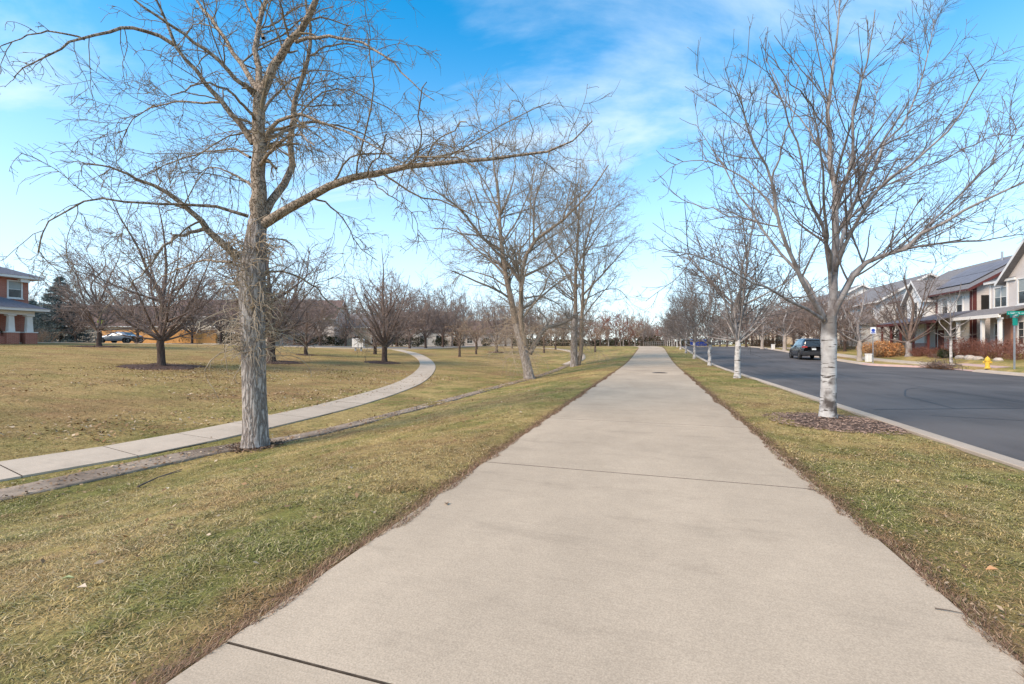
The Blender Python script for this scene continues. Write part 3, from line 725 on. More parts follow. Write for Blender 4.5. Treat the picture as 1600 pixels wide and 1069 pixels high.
def traced_tree(name, label, base, d0, trunk, trunk_r, limbs, levels, mats, seed, group=None, bud=0.0, sprouts=None, trunk_kw={}, slim=1.0):
    """base (x,y,z); trunk/limbs given as photo positions with depth, turned into places in the yard"""
    rng = np.random.default_rng(seed)
    root = empty(name, base, 0, label, 'tree', group)
    B = np.array(base)
    def W_(p): return np.array(at(p[0], p[1], d0 + (p[2] if len(p) > 2 else 0))) - B
    tp = [W_(p) for p in trunk]
    tp[0] = tp[0]*[1,1,0] + [0,0,-0.12]
    link('trunk', trunk_mesh('trunk', tp, trunk_r, seed=seed, **trunk_kw), mats[0], root)
    P, Rd = [], []
    for pts, r0, r1 in limbs:
        q, r_ = limb_from([W_(p) for p in pts], (r0*slim, r1*slim)); P.append(q); Rd.append(r_)
    P = np.array(P); Rd = np.array(Rd)
    jit = rng.normal(size=P.shape)*0.018; jit[:, 0] = 0; P = P + jit
    big = Rd[:, 0] > 0.03
    V, F = tubes([(P[big], Rd[big], 12), (P[~big], Rd[~big], 7)])
    link('limbs', npmesh('limbs', V, [F], True), mats[1], root)
    cur, cr = P, Rd; groups = []; last = None
    allP = [(P, Rd)]
    for lv in levels:
        lv = dict(lv); src = lv.pop('src', -1); sd = lv.pop('sides', 3)
        sp_, sr_ = allP[src]
        q, r_ = grow(sp_, sr_, rng, **lv); allP.append((q, r_)); groups.append((q, r_, sd)); last = q
    V, F = tubes(groups)
    link('crown', npmesh('crown', V, [F], False), mats[2], root)
    if bud: tag(link('buds', bud_mesh('buds', np.concatenate([g_[0][:, -2:] for g_ in groups[1:]]), rng, bud, 0.8), M['bud'], root), kind='stuff')
    if sprouts:
        ng, z0, z1, ln, rad_ = sprouts
        hh = rng.uniform(z0, z1, ng); aa = rng.uniform(0, 2*np.pi, ng)
        ctr = np.stack([np.interp(hh, [p[2] for p in tp], [p[k] for p in tp]) for k in (0,1)], 1)
        p0 = np.c_[ctr + rad_*np.c_[np.cos(aa), np.sin(aa)], hh]; dd = np.c_[np.cos(aa), np.sin(aa), rng.normal(0.25, 0.35, ng)]
        L_ = ln*rng.uniform(0.35, 1.3, ng)*rng.choice([0.5,0.8,1,1.9], ng); npt = 8; out = np.zeros((ng,npt,3)); out[:,0] = p0
        for k in range(1, npt):
            dd = dd + rng.normal(size=(ng,3))*0.30; dd[:,2] -= 0.26*k/npt*1.6; dd /= np.linalg.norm(dd, axis=1)[:,None]
            out[:,k] = out[:,k-1] + dd*(L_/(npt-1))[:,None]
        r_ = 0.011*rng.uniform(0.6,1.3,(ng,1))*np.linspace(1,0.4,npt)[None]
        q2, r2 = grow(out, r_, rng, 5.0, 5, tmin=0.1, ang=(50,18), lr=(0.4,0.15), wig=0.3, trop=-0.1, rmin=0.003, rr=0.6)
        q3, r3 = grow(q2, r2, rng, 4.0, 4, tmin=0.2, ang=(50,18), lr=(0.5,0.15), wig=0.3, trop=-0.1, rmin=0.0025, rr=0.7)
        V, F = tubes([(out, r_, 4), (q2, r2, 3), (q3, r3, 3)])
        tag(link('water_sprouts', npmesh('water_sprouts', V, [F]), M['sprout'], root), 'tangle of pale dry shoots hanging round the trunk')
    return root

# --- the three cottonwoods along the drainage channel, traced limb by limb
d1 = 9.6
b1 = at(400, 697, d1)
L1 = [
 ([(402,352,0),(405,250,-.05),(405,200,-.1),(408,146,-.1)], .19, .13),
 ([(408,148,-.1),(430,100,-.1),(465,50,-.3),(492,0,-.5),(515,-70,-.8),(540,-160,-1)], .115, .03),
 ([(407,148,-.1),(403,100,.1),(402,60,.2),(414,0,.5),(424,-70,.6),(420,-150,.7)], .085, .02),
 ([(405,145,-.1),(385,115,.2),(365,85,.5),(335,38,.8),(300,-12,1.1),(265,-80,1.3)], .075, .02),
 ([(400,152,-.1),(385,136,-.3),(340,96,-.6),(285,52,-.9),(225,10,-1.3),(170,-40,-1.5)], .06, .015),
 ([(412,60,.2),(395,28,.5),(372,-20,.7)], .04, .015),
 ([(396,224,0),(352,167,-.2),(308,114,-.5),(273,70,-.7),(264,38,-.8),(240,-10,-1.0)], .085, .02),
 ([(272,70,-.7),(229,48,-.9),(185,46,-1.2),(132,62,-1.5),(70,88,-1.8),(20,118,-1.9)], .045, .008),
 ([(132,62,-1.5),(80,50,-1.7),(30,60,-1.8),(-20,85,-2)], .02, .006),
 ([(391,246,0),(361,233,.4),(317,238,.8),(264,255,1.0),(211,284,1.2)], .035, .008),
 ([(345,160,-.2),(308,161,.1),(264,161,.4),(220,176,.7),(196,206,.8),(188,240,.8)], .03, .007),
 ([(372,404,0),(345,380,-.2),(326,361,-.3),(299,330,-.5),(264,304,-.7),(220,283,-.9),(170,262,-1.1),(120,250,-1.3)], .105, .008),
 ([(318,358,-.3),(290,364,-.6),(262,382,-.9),(235,412,-1.1),(205,450,-1.2)], .045, .01),
 ([(388,338,0),(330,323,-.4),(264,319,-.8),(198,315,-1.2),(158,310,-1.5),(106,328,-1.7),(72,360,-1.8),(60,395,-1.8)], .045, .008),
 ([(362,410,0),(317,407,.5),(273,422,1),(246,442,1.2),(225,470,1.3)], .032, .008),
 ([(408,345,0),(431,308,.3),(453,264,.6),(452,220,.7),(461,163,.9),(476,114,1.1),(484,60,1.3),(480,10,1.5),(470,-50,1.6)], .105, .025),
 ([(412,350,0),(440,330,-.1),(475,310,-.2),(519,290,-.3),(572,273,-.4),(635,262,-.4),(700,253,-.5),(800,243,-.5),(870,231,-.6),(905,215,-.6),(925,188,-.6)], .12, .012),
 ([(414,224,0),(428,196,-.3),(462,180,-.6),(497,189,-.9),(550,211,-1.2),(594,233,-1.4),(640,262,-1.5)], .05, .009),
 ([(418,216,0),(440,206,.4),(480,192,.8),(530,196,1.2),(585,222,1.5),(620,260,1.6)], .045, .009),
 ([(462,66,-.3),(506,59,-.6),(550,64,-.9),(603,88,-1.2),(642,128,-1.4),(680,158,-1.5)], .042, .008),
 ([(482,88,1.1),(520,70,1.3),(570,72,1.5),(610,95,1.6)], .03, .008),
 ([(484,308,-.2),(519,322,.1),(540,350,.3),(556,378,.4),(590,410,.5)], .026, .007),
 ([(408,424,0),(449,427,.3),(484,444,.6),(508,466,.8),(545,500,.9),(560,525,.9)], .032, .008),
 ([(400,300,0),(385,285,.8),(360,270,1.6),(330,262,2.3),(300,275,2.8)], .05, .01),
 ([(404,260,0),(425,235,-.9),(450,215,-1.7),(470,210,-2.3),(490,230,-2.8)], .05, .01),
 ([(405,190,0),(380,165,-.9),(350,140,-1.6),(310,130,-2.2),(270,150,-2.6)], .045, .01),
 ([(406,180,0),(430,150,1.0),(465,120,1.8),(510,110,2.5),(560,130,2.9)], .045, .01),
 ([(450,225,.7),(470,175,.9),(515,140,1.2),(570,150,1.4),(620,180,1.5),(650,215,1.5)], .03, .008),
 ([(700,253,-.5),(730,225,-.5),(760,195,-.4),(775,170,-.4)], .016, .006),
 ([(760,247,-.5),(790,215,-.7),(800,180,-.8)], .014, .006),
 ([(572,273,-.4),(600,300,-.6),(640,325,-.7),(655,370,-.7)], .018, .006),
]
cw_levels = [
 dict(dens=3.6, npt=8, tmin=0.22, ang=(50,15), lr=(0.42,0.13), taper=0.45, rr=0.36, wig=0.17, trop=0.05, trop_end=-0.15, lmin=0.35, lmax=2.4, rmin=0.0075, sides=4, rend=0.5),
 dict(dens=5.6, npt=6, tmin=0.12, ang=(48,16), lr=(0.5,0.17), taper=0.4, rr=0.55, wig=0.2, trop=-0.03, trop_end=-0.14, lmin=0.16, lmax=0.9, rmin=0.0054, sides=3, rend=0.55),
 dict(dens=9.0, npt=3, tmin=0.1, ang=(42,15), lr=(0.5,0.2), taper=0.3, rr=0.8, wig=0.15, trop=0.02, lmin=0.07, lmax=0.3, rmin=0.0042, sides=3, cap=26000, rend=0.55),
]
traced_tree('cottonwood_tree', 'tall bare cottonwood in the left foreground with thick grey trunk and long limb reaching right', b1, d1,
 [(400,697),(399,650),(397,600),(396,540),(394,480),(395,430),(398,390),(402,345)], [.245,.235,.228,.235,.245,.255,.225,.165], L1, cw_levels,
 (M['bark_cw'], M['limb_cw'], M['twig_cw']), 5, 'cottonwoods along the drainage channel', bud=0.016, sprouts=(330, 1.9, 4.5, 0.62, 0.23), trunk_kw=dict(sides=44, step=0.035, ridge=0.055, flare=1.28), slim=0.88)

h2 = hit(828, 592); d2 = h2[3]
L2 = [
 ([(806,505,0),(796,457,0),(789,419,.3),(782,368,.8),(780,316,1.2),(772,260,1.5),(768,215,1.6)], .22, .03),
 ([(822,545,0),(815,508,-.3),(815,438,-.8),(822,400,-1),(834,377,-1.2),(880,344,-1.8),(923,298,-2.3),(951,258,-2.6)], .2, .03),
 ([(813,440,-.8),(787,405,-1.4),(754,372,-2),(726,335,-2.6),(693,307,-3.2),(665,292,-3.6)], .11, .02),
 ([(827,552,0),(840,530,.4),(852,513,.8),(880,505,1.4),(905,488,1.8)], .2, .07),
 ([(820,466,0),(843,463,.6),(871,475,1.2),(895,500,1.6)], .06, .015),
 ([(816,433,-.8),(862,410,-.2),(899,377,.4),(920,350,.8),(940,335,1)], .085, .02),
 ([(780,330,1.1),(760,290,1.6),(735,250,2),(710,225,2.3)], .06, .015),
 ([(784,380,.6),(810,340,1.4),(830,290,2.1),(835,240,2.6)], .07, .015),
 ([(834,377,-1.2),(835,320,-1.7),(850,270,-2.2),(862,230,-2.5)], .07, .015),
 ([(880,344,-1.8),(890,300,-2.2),(900,262,-2.5)], .05, .012),
 ([(754,372,-2),(740,320,-2.5),(725,280,-2.9),(720,240,-3.1)], .05, .012),
 ([(796,450,0),(760,430,.7),(725,425,1.3),(700,450,1.7)], .06, .012),
 ([(790,425,.3),(750,385,1.2),(715,365,2),(680,375,2.6)], .06, .012),
 ([(781,340,1),(800,290,.4),(805,245,0),(800,205,-.4)], .06, .012),
]
mid_levels = [
 dict(dens=2.3, npt=6, tmin=0.12, ang=(46,16), lr=(0.46,0.14), taper=0.35, rr=0.42, wig=0.15, trop=0.08, trop_end=0.0, lmin=0.8, lmax=4.5, rmin=0.016, sides=4, rend=0.5),
 dict(dens=2.6, npt=5, tmin=0.1, ang=(45,16), lr=(0.5,0.17), taper=0.3, rr=0.5, wig=0.18, trop=0.02, lmin=0.35, lmax=1.9, rmin=0.0105, sides=3, rend=0.6),
 dict(dens=4.6, npt=3, tmin=0.1, ang=(42,15), lr=(0.55,0.2), taper=0.3, rr=0.8, wig=0.2, trop=0.02, lmin=0.22, lmax=0.9, rmin=0.0085, sides=3, cap=24000, rend=0.6),
]
traced_tree('cottonwood_tree', 'forked bare cottonwood leaning over the drainage channel, second along it', at(828,592,d2), d2,
 [(828,592),(823,570),(817,545),(811,522),(806,503)], [.33,.31,.31,.28,.22], L2, mid_levels, (M['bark_cw'], M['limb_cw'], M['twig_tan2']), 9, 'cottonwoods along the drainage channel', trunk_kw=dict(sides=24, step=0.08, flare=1.35), slim=1.05, sprouts=(70, 1.2, 4.2, 2.2, 0.3))
h3 = hit(902, 572); d3 = h3[3]
L3 = [
 ([(899,500,0),(899,447,0),(902,377,.6),(905,325,1.1),(908,280,1.4)], .24, .04),
 ([(903,574,0.1),(908,545,0),(909,494,-.3),(911,447,-.6),(913,391,-1),(925,340,-1.6),(935,300,-2)], .26, .04),
 ([(911,461,-.6),(946,424,-1.5),(983,382,-2.4),(1000,370,-2.8)], .11, .025),
 ([(899,450,0),(870,405,.8),(845,360,1.6),(830,320,2)], .11, .025),
 ([(900,420,0),(925,370,1),(950,320,2),(962,285,2.4)], .1, .025),
 ([(899,470,0),(868,448,-1),(840,440,-2),(815,455,-2.8)], .08, .02),
 ([(911,440,-.6),(890,380,-1.6),(872,330,-2.4),(868,290,-2.8)], .1, .02),
 ([(911,470,-.6),(940,455,.4),(965,452,1.2),(985,470,1.7)], .08, .02),
 ([(913,400,-.8),(940,360,-2),(965,340,-3)], .08, .02),
]
traced_tree('cottonwood_tree', 'twin-trunked bare cottonwood farthest along the drainage channel', at(902,573,d3), d3,
 [(897,574),(897,545),(897,515),(899,490)], [.34,.31,.29,.25], L3, mid_levels, (M['bark_cw'], M['limb_cw'], M['twig_tan2']), 13, 'cottonwoods along the drainage channel', slim=0.85, trunk_kw=dict(sides=18, step=0.12, flare=1.3), sprouts=(60, 1.0, 5.0, 3.0, 0.3))

# --- white-barked street trees: the nearest is traced
d4 = 8.85
b4 = at(1293, 657, d4)
L4 = [
 ([(1296,512,0),(1303,420,0),(1306,350,0),(1307,311,.1),(1300,262,.2),(1296,210,.3),(1294,150,.4),(1307,56,.6),(1313,-10,.7)], .105, .012),
 ([(1306,330,0),(1326,262,-.4),(1334,210,-.6),(1334,169,-.7),(1352,105,-.9),(1370,15,-1.2)], .045, .008),
 ([(1300,470,0),(1308,410,.4),(1337,315,.9),(1360,277,1.1),(1384,225,1.3),(1416,187,1.5),(1442,120,1.8),(1460,30,2)], .06, .008),
 ([(1303,430,0),(1335,350,-.6),(1375,292,-1.1),(1431,250,-1.5),(1490,190,-1.9),(1540,110,-2.3)], .05, .008),
 ([(1300,500,0),(1325,448,-.3),(1362,405,-.6),(1409,390,-.9),(1450,362,-1.2),(1525,319,-1.6),(1600,285,-2),(1660,250,-2.2)], .07, .01),
 ([(1302,495,0),(1330,430,.5),(1375,400,1.0),(1440,385,1.5),(1520,378,2),(1600,366,2.5),(1650,360,2.7)], .055, .008),
 ([(1291,507,0),(1270,470,-.2),(1250,430,-.4),(1226,378,-.6),(1214,337,-.7),(1206,281,-.9),(1180,225,-1.1),(1161,169,-1.3),(1146,125,-1.4)], .065, .008),
 ([(1288,495,0),(1255,435,.4),(1215,392,.8),(1180,345,1.1),(1131,262,1.5),(1086,195,1.8)], .048, .007),
 ([(1292,502,0),(1245,476,-.5),(1190,448,-1),(1130,420,-1.4),(1080,396,-1.7),(1036,390,-1.9)], .042, .007),
 ([(1298,450,0),(1285,360,-.4),(1262,307,-.8),(1255,262,-1),(1244,210,-1.2),(1222,165,-1.4),(1200,110,-1.6)], .045, .008),
 ([(1303,440,0),(1320,360,1.2),(1345,290,2),(1360,210,2.6),(1372,130,3)], .045, .008),
 ([(1300,430,0),(1290,340,-1.1),(1285,260,-1.8),(1270,150,-2.4)], .045, .008),
 ([(1307,311,.1),(1340,262,.7),(1390,222,1.2),(1450,190,1.6),(1520,160,1.9)], .03, .006),
 ([(1300,262,.2),(1265,205,.6),(1235,165,.9),(1195,90,1.1)], .026, .006),
 ([(1296,210,.3),(1270,165,-.2),(1235,130,-.5),(1190,70,-.8)], .022, .006),
 ([(1337,315,.9),(1400,282,.5),(1470,250,.2),(1560,210,0)], .025, .006),
 ([(1409,390,-.9),(1470,335,-.5),(1540,265,-.2),(1600,190,0)], .03, .006),
 ([(1214,337,-.7),(1170,285,-.4),(1120,255,-.2),(1075,250,0),(1035,275,.1)], .026, .006),
 ([(1180,345,1.1),(1120,330,1.3),(1065,312,1.5),(1030,275,1.6)], .022, .006),
 ([(1206,281,-.9),(1225,220,-1.3),(1240,170,-1.6),(1245,110,-1.8)], .022, .006),
]
mp_levels = [
 dict(dens=4.4, npt=7, tmin=0.18, ang=(42,12), lr=(0.42,0.12), taper=0.68, rr=0.48, wig=0.07, trop=0.05, lmin=0.3, lmax=1.7, rmin=0.0075, sides=4, rend=0.5),
 dict(dens=4.6, npt=5, tmin=0.15, ang=(38,12), lr=(0.45,0.16), taper=0.4, rr=0.6, wig=0.12, trop=0.05, lmin=0.14, lmax=0.8, rmin=0.0052, sides=3, rend=0.55),
 dict(dens=7.5, npt=3, tmin=0.1, ang=(42,12), lr=(0.5,0.2), taper=0.3, rr=0.8, wig=0.12, trop=0.05, lmin=0.07, lmax=0.3, rmin=0.0042, sides=3, cap=26000, rend=0.55),
]
traced_tree('street_tree', 'bare tree with white bark in the verge, nearest on the right', b4, d4,
 [(1293,657),(1294,620),(1295,580),(1295,545),(1295,520),(1296,495)], [.15,.137,.13,.128,.138,.115], L4, mp_levels, (M['white_bark'], M['limb_grey'], M['twig_grey']), 21, 'street trees in the verge', bud=0.013, trunk_kw=dict(sides=30, step=0.03, ridge=0.022, flare=1.45, base_flare_h=0.22), slim=0.84)
mulch_ring(b4[0]+0.02, b4[1]-0.3, 0.92, 'mulch_bed', 'ragged mulch bed round the nearest white-barked tree in the verge', 3, 0.35, chips=2600, chip=0.55)

# --- procedural bare trees
def make_tree(name, seed, h, clear, r0, spread, nlimb, mats, dens=(1.6,2.6,2.6), droop=0.0, cap=9000, leader=True, up=0.05, rmin=0.008, trunk_sides=12, lean=0.0, kind='fan'):
    rng = np.random.default_rng(seed)
    root = empty(name, (0,0,0))
    top = clear + (h-clear)*0.92
    hz_ = np.linspace(0, 1, 6)
    tp = [np.array([lean*s*clear + rng.normal()*0.03*s, rng.normal()*0.03*s, -0.1 + (clear+0.15)*s]) for s in hz_]
    link('trunk', trunk_mesh('trunk', tp, [r0*1.12,r0,r0*0.95,r0*0.93,r0*0.95,r0*0.8], sides=trunk_sides, step=0.14, ridge=0.03, flare=1.35, seed=seed, base_flare_h=0.25), mats[0], root)
    P, Rd = [], []; c = tp[-1]
    if leader:
        pts = [c-[0,0,0.1]] + [c + np.array([rng.normal()*0.12*k, rng.normal()*0.12*k, (top-clear)*k/4]) for k in range(1,5)]
        q, r_ = limb_from(pts, (r0*0.7, 0.015)); P.append(q); Rd.append(r_)
    for i in range(nlimb):
        a = 2*math.pi*(i+rng.uniform(-.3,.3))/nlimb*1.0 + (i % 2)*0.4
        z0 = c[2] - 0.05 - rng.uniform(0, 0.25)*(kind == 'fan') + (rng.uniform(0, (h-clear)*0.4) if (leader and i % 3 == 2) else 0)
        el = math.radians(rng.uniform(*(( 8, 74) if droop <= 0 else (25, 65)))) if kind == 'fan' else math.radians(rng.uniform(45, 78))
        H = h - clear; ca_ = np.array([0, 0, clear + 0.50*H - z0]); ax_ = np.array([0.46*H*spread, 0.46*H*spread, 0.52*H])
        dv = np.array([math.cos(el)*math.cos(a), math.cos(el)*math.sin(a), math.sin(el)])
        A_ = ((dv/ax_)**2).sum(); B_ = -2*(dv*ca_/ax_**2).sum(); C_ = ((ca_/ax_)**2).sum() - 1
        dis = max(B_*B_ - 4*A_*C_, 0.0); ln = max((-B_ + math.sqrt(dis))/(2*A_), 0.35*H)*rng.uniform(0.82, 1.06)
        st = np.array([c[0], c[1], z0]); pts = [st]; bow = rng.uniform(0.02, 0.10)*ln*(1 if droop <= 0 else 0)
        for k in (0.25, 0.55, 0.8, 1.0):
            pts.append(st + dv*ln*k + np.array([rng.normal()*0.10*k, rng.normal()*0.10*k, -bow*math.sin(math.pi*k*0.9) + droop*ln*(0.9*k - 1.6*k*k)]))
        q, r_ = limb_from(pts, (r0*rng.uniform(0.34,0.52), 0.012)); P.append(q); Rd.append(r_)
    P = np.array(P); Rd = np.array(Rd)
    V, F = tubes([(P, Rd, 6)]); link('limbs', npmesh('limbs', V, [F], True), mats[1], root)
    q1, r1_ = grow(P, Rd, rng, dens[0], 6, tmin=0.12, ang=(42,12), lr=(0.42,0.13), taper=0.45, rr=0.5, wig=0.12, trop=up, trop_end=up-droop*0.5, lmin=0.4, lmax=3, rmin=rmin*1.3)
    q2, r2_ = grow(q1, r1_, rng, dens[1], 5, tmin=0.1, ang=(42,14), lr=(0.5,0.16), taper=0.35, rr=0.6, wig=0.15, trop=up-droop*0.5, lmin=0.25, lmax=1.4, rmin=rmin)
    q3, r3_ = grow(q2, r2_, rng, dens[2], 3, tmin=0.15, ang=(42,14), lr=(0.55,0.2), taper=0.3, rr=0.7, wig=0.15, trop=up-droop*0.5, lmin=0.18, lmax=0.7, rmin=rmin*0.85, cap=cap, rend=0.6)
    V, F = tubes([(q1, r1_, 4), (q2, r2_, 3), (q3, r3_, 3)]); link('crown', npmesh('crown', V, [F]), mats[2], root)
    return root
USED = []
def put(proto, x, y, s, rz, label, group=None, dz=0.0, sxy=None):
    o = copy_tree(proto) if proto in USED else proto
    USED.append(proto)
    o.location = (x, y, g1(x, y) + dz); o.rotation_euler = (0, 0, rz)
    o.scale = (sxy or s, sxy or s, s)
    for k in ('label', 'group'):
        if k in o: del o[k]
    tag(o, label, 'tree', group)
    return o
MV = (M['bark_dark'], M['limb_dark'], M['twig_mauve'])
GR = (M['limb_grey'], M['limb_grey'], M['twig_grey'])
WB = (M['white_bark'], M['limb_grey'], M['twig_grey'])
street_a = make_tree('street_tree', 31, 8.2, 1.75, 0.13, 1.0, 18, WB, (2.8,4.0,3.6), 0, 20000, rmin=0.0095, trunk_sides=16)
street_b = make_tree('street_tree', 32, 7.6, 1.7, 0.125, 1.05, 17, WB, (2.8,4.0,3.6), 0, 15000, rmin=0.013)
lab_s = ['white-barked bare tree in the verge, second from the front on the right', 'slender grey-trunked bare tree in the verge, third from the front', 'bare tree in the verge, fourth from the front, before the blue bins', 'bare verge tree, fifth from the front, near the blue bins', 'bare verge tree, sixth from the front on the right of the path']
for i, (x, y) in enumerate([(3.68,22.6),(3.95,35.5),(3.75,45.5),(3.7,56),(3.65,66),(3.7,76),(3.7,86),(3.7,96),(3.6,107),(3.5,119)]):
    put(street_a if i in (0,2,5) else street_b, x, y, [1.0,0.95,0.95,0.92,0.95,0.92,0.9,0.9,0.9,0.9][i], i*1.9+0.6, lab_s[i] if i < 5 else ['','','','','','seventh','eighth','ninth','tenth','last and farthest'][i] + ' bare tree of the verge row on the right, toward the crest', 'street trees in the verge' if i < 5 else 'far street trees in the verge')

fan_a = make_tree('lawn_tree', 41, 8.6, 1.35, 0.165, 1.0, 20, MV, (2.4,4.0,3.8), 0, 24000, rmin=0.011, trunk_sides=16)
fan_b = make_tree('lawn_tree', 42, 7.4, 1.3, 0.18, 1.1, 18, MV, (2.6,4.0,3.6), 0, 18000, rmin=0.016)
oval = make_tree('lawn_tree', 43, 8.2, 1.2, 0.2, 0.75, 22, MV, (2.4,4.0,3.8), 0, 24000, rmin=0.012)
weep = make_tree('weeping_tree', 44, 4.6, 1.2, 0.10, 1.0, 10, (M['bark_dark'], M['limb_dark'], M['twig_tan']), (2.8,4.2,3.6), 0.34, 12000, rmin=0.014, leader=False, up=0.0)
tall = make_tree('bare_tree', 45, 13, 2.6, 0.2, 0.55, 12, GR, (1.2,2.0,2.0), 0, 8000, rmin=0.024, kind='up')
farm = make_tree('bare_tree', 46, 8.0, 1.6, 0.17, 1.05, 16, MV, (2.3,3.6,3.4), 0, 12000, rmin=0.022)
farr = make_tree('bare_tree', 47, 6.5, 1.4, 0.14, 1.0, 10, (M['bark_dark'], M['limb_dark'], M['twig_red']), (2.2,3.2,2.8), 0, 8000, rmin=0.026)
fart = make_tree('bare_tree', 48, 7.5, 1.6, 0.15, 1.0, 10, (M['limb_grey'], M['limb_grey'], M['twig_tan']), (2.2,3.2,2.8), 0, 8000, rmin=0.026)
ORD = ['leftmost', 'second from the left', 'third from the left', 'fourth from the left', 'fifth from the left', 'sixth from the left', 'seventh from the left', 'eighth from the left', 'ninth from the left', 'tenth from the left', 'eleventh from the left', 'twelfth from the left', 'thirteenth from the left', 'fourteenth from the left', 'fifteenth from the left', 'sixteenth from the left', 'seventeenth from the left', 'rightmost']
def rank(rows, i):
    k = sorted(range(len(rows)), key=lambda j: rows[j][0]).index(i)
    return 'rightmost' if k == len(rows)-1 else ORD[k]
def place(u, v, d=None):
    if d is None: x, y, z, d = hit(u, v)
    else: x, y = pd(u, d)
    return x, y, d
x, y, d = place(252, 573); put(fan_a, x, y, 1.1, 0.3, 'dark-trunked bare tree with fanning limbs in a round mulch bed on the left lawn', 'bare trees on the lawn'); mulch_ring(x, y, 1.75, 'mulch_bed', 'round dark mulch bed on the left lawn under the fanning bare tree', 5, 0.28)
x, y, d = place(155, 549, 36); put(fan_a, x, y, 1.02, 2.1, 'bare tree with straight dark trunk between the brick house and the silver car', 'bare trees on the lawn'); mulch_ring(x, y, 1.6, 'mulch_bed', 'mulch bed under the bare tree nearest the brick house', 6, 0.28)
x, y, d = place(424, 566); put(oval, x, y, 1.38, 1.2, 'many-stemmed dark bare tree just right behind the foreground cottonwood trunk', 'bare trees on the lawn'); mulch_ring(x+0.3, y, 1.6, 'mulch_bed', 'mulch bed showing right of the foreground cottonwood trunk', 7, 0.28)
x, y, d = place(601, 567); put(oval, x, y, 1.2, 0.1, 'oval bare tree in mulch beside the bend of the sidewalk', 'bare trees on the lawn', sxy=1.1); mulch_ring(x, y, 1.45, 'mulch_bed', 'mulch bed inside the bend of the curving sidewalk', 8, 0.3)
x, y, d = place(478, 555); put(fan_b, x, y, 0.72, 0.5, 'small bare tree on the lawn left of the mailboxes', 'bare trees on the lawn', sxy=0.9); mulch_ring(x, y, 0.9, 'mulch_bed', 'small mulch bed left of the mailboxes', 9, 0.15, chips=60)
x, y, d = place(586, 549, 46); put(fan_b, x, y, 0.75, 2.5, 'small bare tree right behind the oval tree by the sidewalk', 'bare trees on the lawn', sxy=0.95)
x, y, d = place(718, 558); put(weep, x, y, 1.25, 0.5, 'small weeping tree right of the sidewalk bend, nearest of the pair', 'weeping trees'); 
x, y, d = place(744, 554); put(weep, x, y, 1.2, 2.9, 'small weeping tree right of the sidewalk bend, farther of the pair', 'weeping trees')
x, y, d = place(776, 551); put(fan_b, x, y, 0.95, 4.0, 'low bare tree in mulch left of the second cottonwood', 'bare trees on the lawn'); mulch_ring(x, y, 1.2, 'mulch_bed', 'mulch bed left of the second cottonwood', 10, 0.15, chips=60)
# weeping / tan trees beyond the second and third cottonwoods
ROWS = [(850,60),(868,68),(930,62),(800,70),(745,66)]
for i, (u, d) in enumerate(ROWS):
    x, y = pd(u, d); put(weep, x, y, 1.3, i*1.3, rank(ROWS, i) + ' of the tan weeping trees at the far edge of the lawn', 'tan weeping trees far off')
# low reddish and tan trees left of the path's crest
ROWS = [(938,84,.95),(951,92,.9),(962,86,1.0),(974,98,.95),(983,92,1.0),(992,112,.95),(925,100,.9),(1000,130,1.0)]
for i, (u, d, s) in enumerate(ROWS):
    x, y = pd(u, d); put(fart if i % 2 else farr, x, y, s, i*2.2, rank(ROWS, i) + ' of the low reddish trees left of the path crest', 'low trees left of the path crest')
# reddish trees right of the crest, and the mass closing the view
ROWS = [(1012,150,1.0),(1020,165,.9),(1032,135,.95),(1042,120,1.0),(1052,128,1.15),(1028,190,1.2),(1008,185,1.1),(1062,140,1.25),(1070,160,1.4)]
for i, (u, d, s) in enumerate(ROWS):
    x, y = pd(u, d); put(farr if i in (2,3,4) else farm, x, y, s, i*1.7, rank(ROWS, i) + ' of the reddish bare trees beyond the crest of the path', 'trees beyond the crest')
# street trees on the far side of the road
fs1 = make_tree('yard_tree', 51, 8.5, 1.9, 0.22, 1.0, 8, (M['palebark'], M['limb_grey'], M['twig_mauve']), (1.8,3.0,2.8), 0, 10000, rmin=0.015, lean=0.0)
big = make_tree('yard_tree', 52, 9.5, 1.5, 0.26, 1.05, 10, (M['limb_grey'], M['limb_dark'], M['twig_grey']), (1.7,2.8,2.6), 0, 10000, rmin=0.015)
young = make_tree('young_tree', 53, 6.2, 2.0, 0.09, 0.62, 9, WB, (2.2,2.6,2.0), 0, 3500, rmin=0.009)
put(fs1, *pd(1343, 37.5), 0.85, 0.4, 'pale-trunked bare tree beside the orange shrub across the road')
put(big, *pd(1420, 38.5), 0.88, 0.2, 'dark spreading bare tree before the maroon-trimmed house')
put(young, *pd(1486, 31.5), 0.95, 0.9, 'thin young tree with white trunk on the lawn by the hydrant')
put(fs1, *pd(1226, 56), 1.0, 2.4, 'bare tree on the far verge just behind the dark parked car')
put(fs1, *pd(1191, 63), 0.95, 4.0, 'slim bare tree on the far verge before the tan house')
put(big, *pd(1292, 50), 0.8, 3.0, 'bare tree on the far verge right of the dark parked car')
ROWS = [(1166,76,1.0),(1150,86,1.0),(1136,97,1.0),(1125,110,1.0),(1116,124,1.05),(1208,72,.9),(1175,92,1.1),(1240,66,.95),(1262,64,.9)]
for i, (u, d, s) in enumerate(ROWS):
    x, y = pd(u, d); put(farm, x, y, s, i*1.1, rank(ROWS, i) + ' of the mauve bare trees far along the road, opposite side', 'far trees across the road')
ROWS = [(1320,50,.85),(1394,47,.72),(1250,58,.95),(1277,53,.8)]
for i, (u, d, s) in enumerate(ROWS):
    x, y = pd(u, d); put(farm, x, y, s, i*1.9+.4, rank(ROWS, i) + ' of the bare trees among houses across the road', 'trees among the houses on the right')
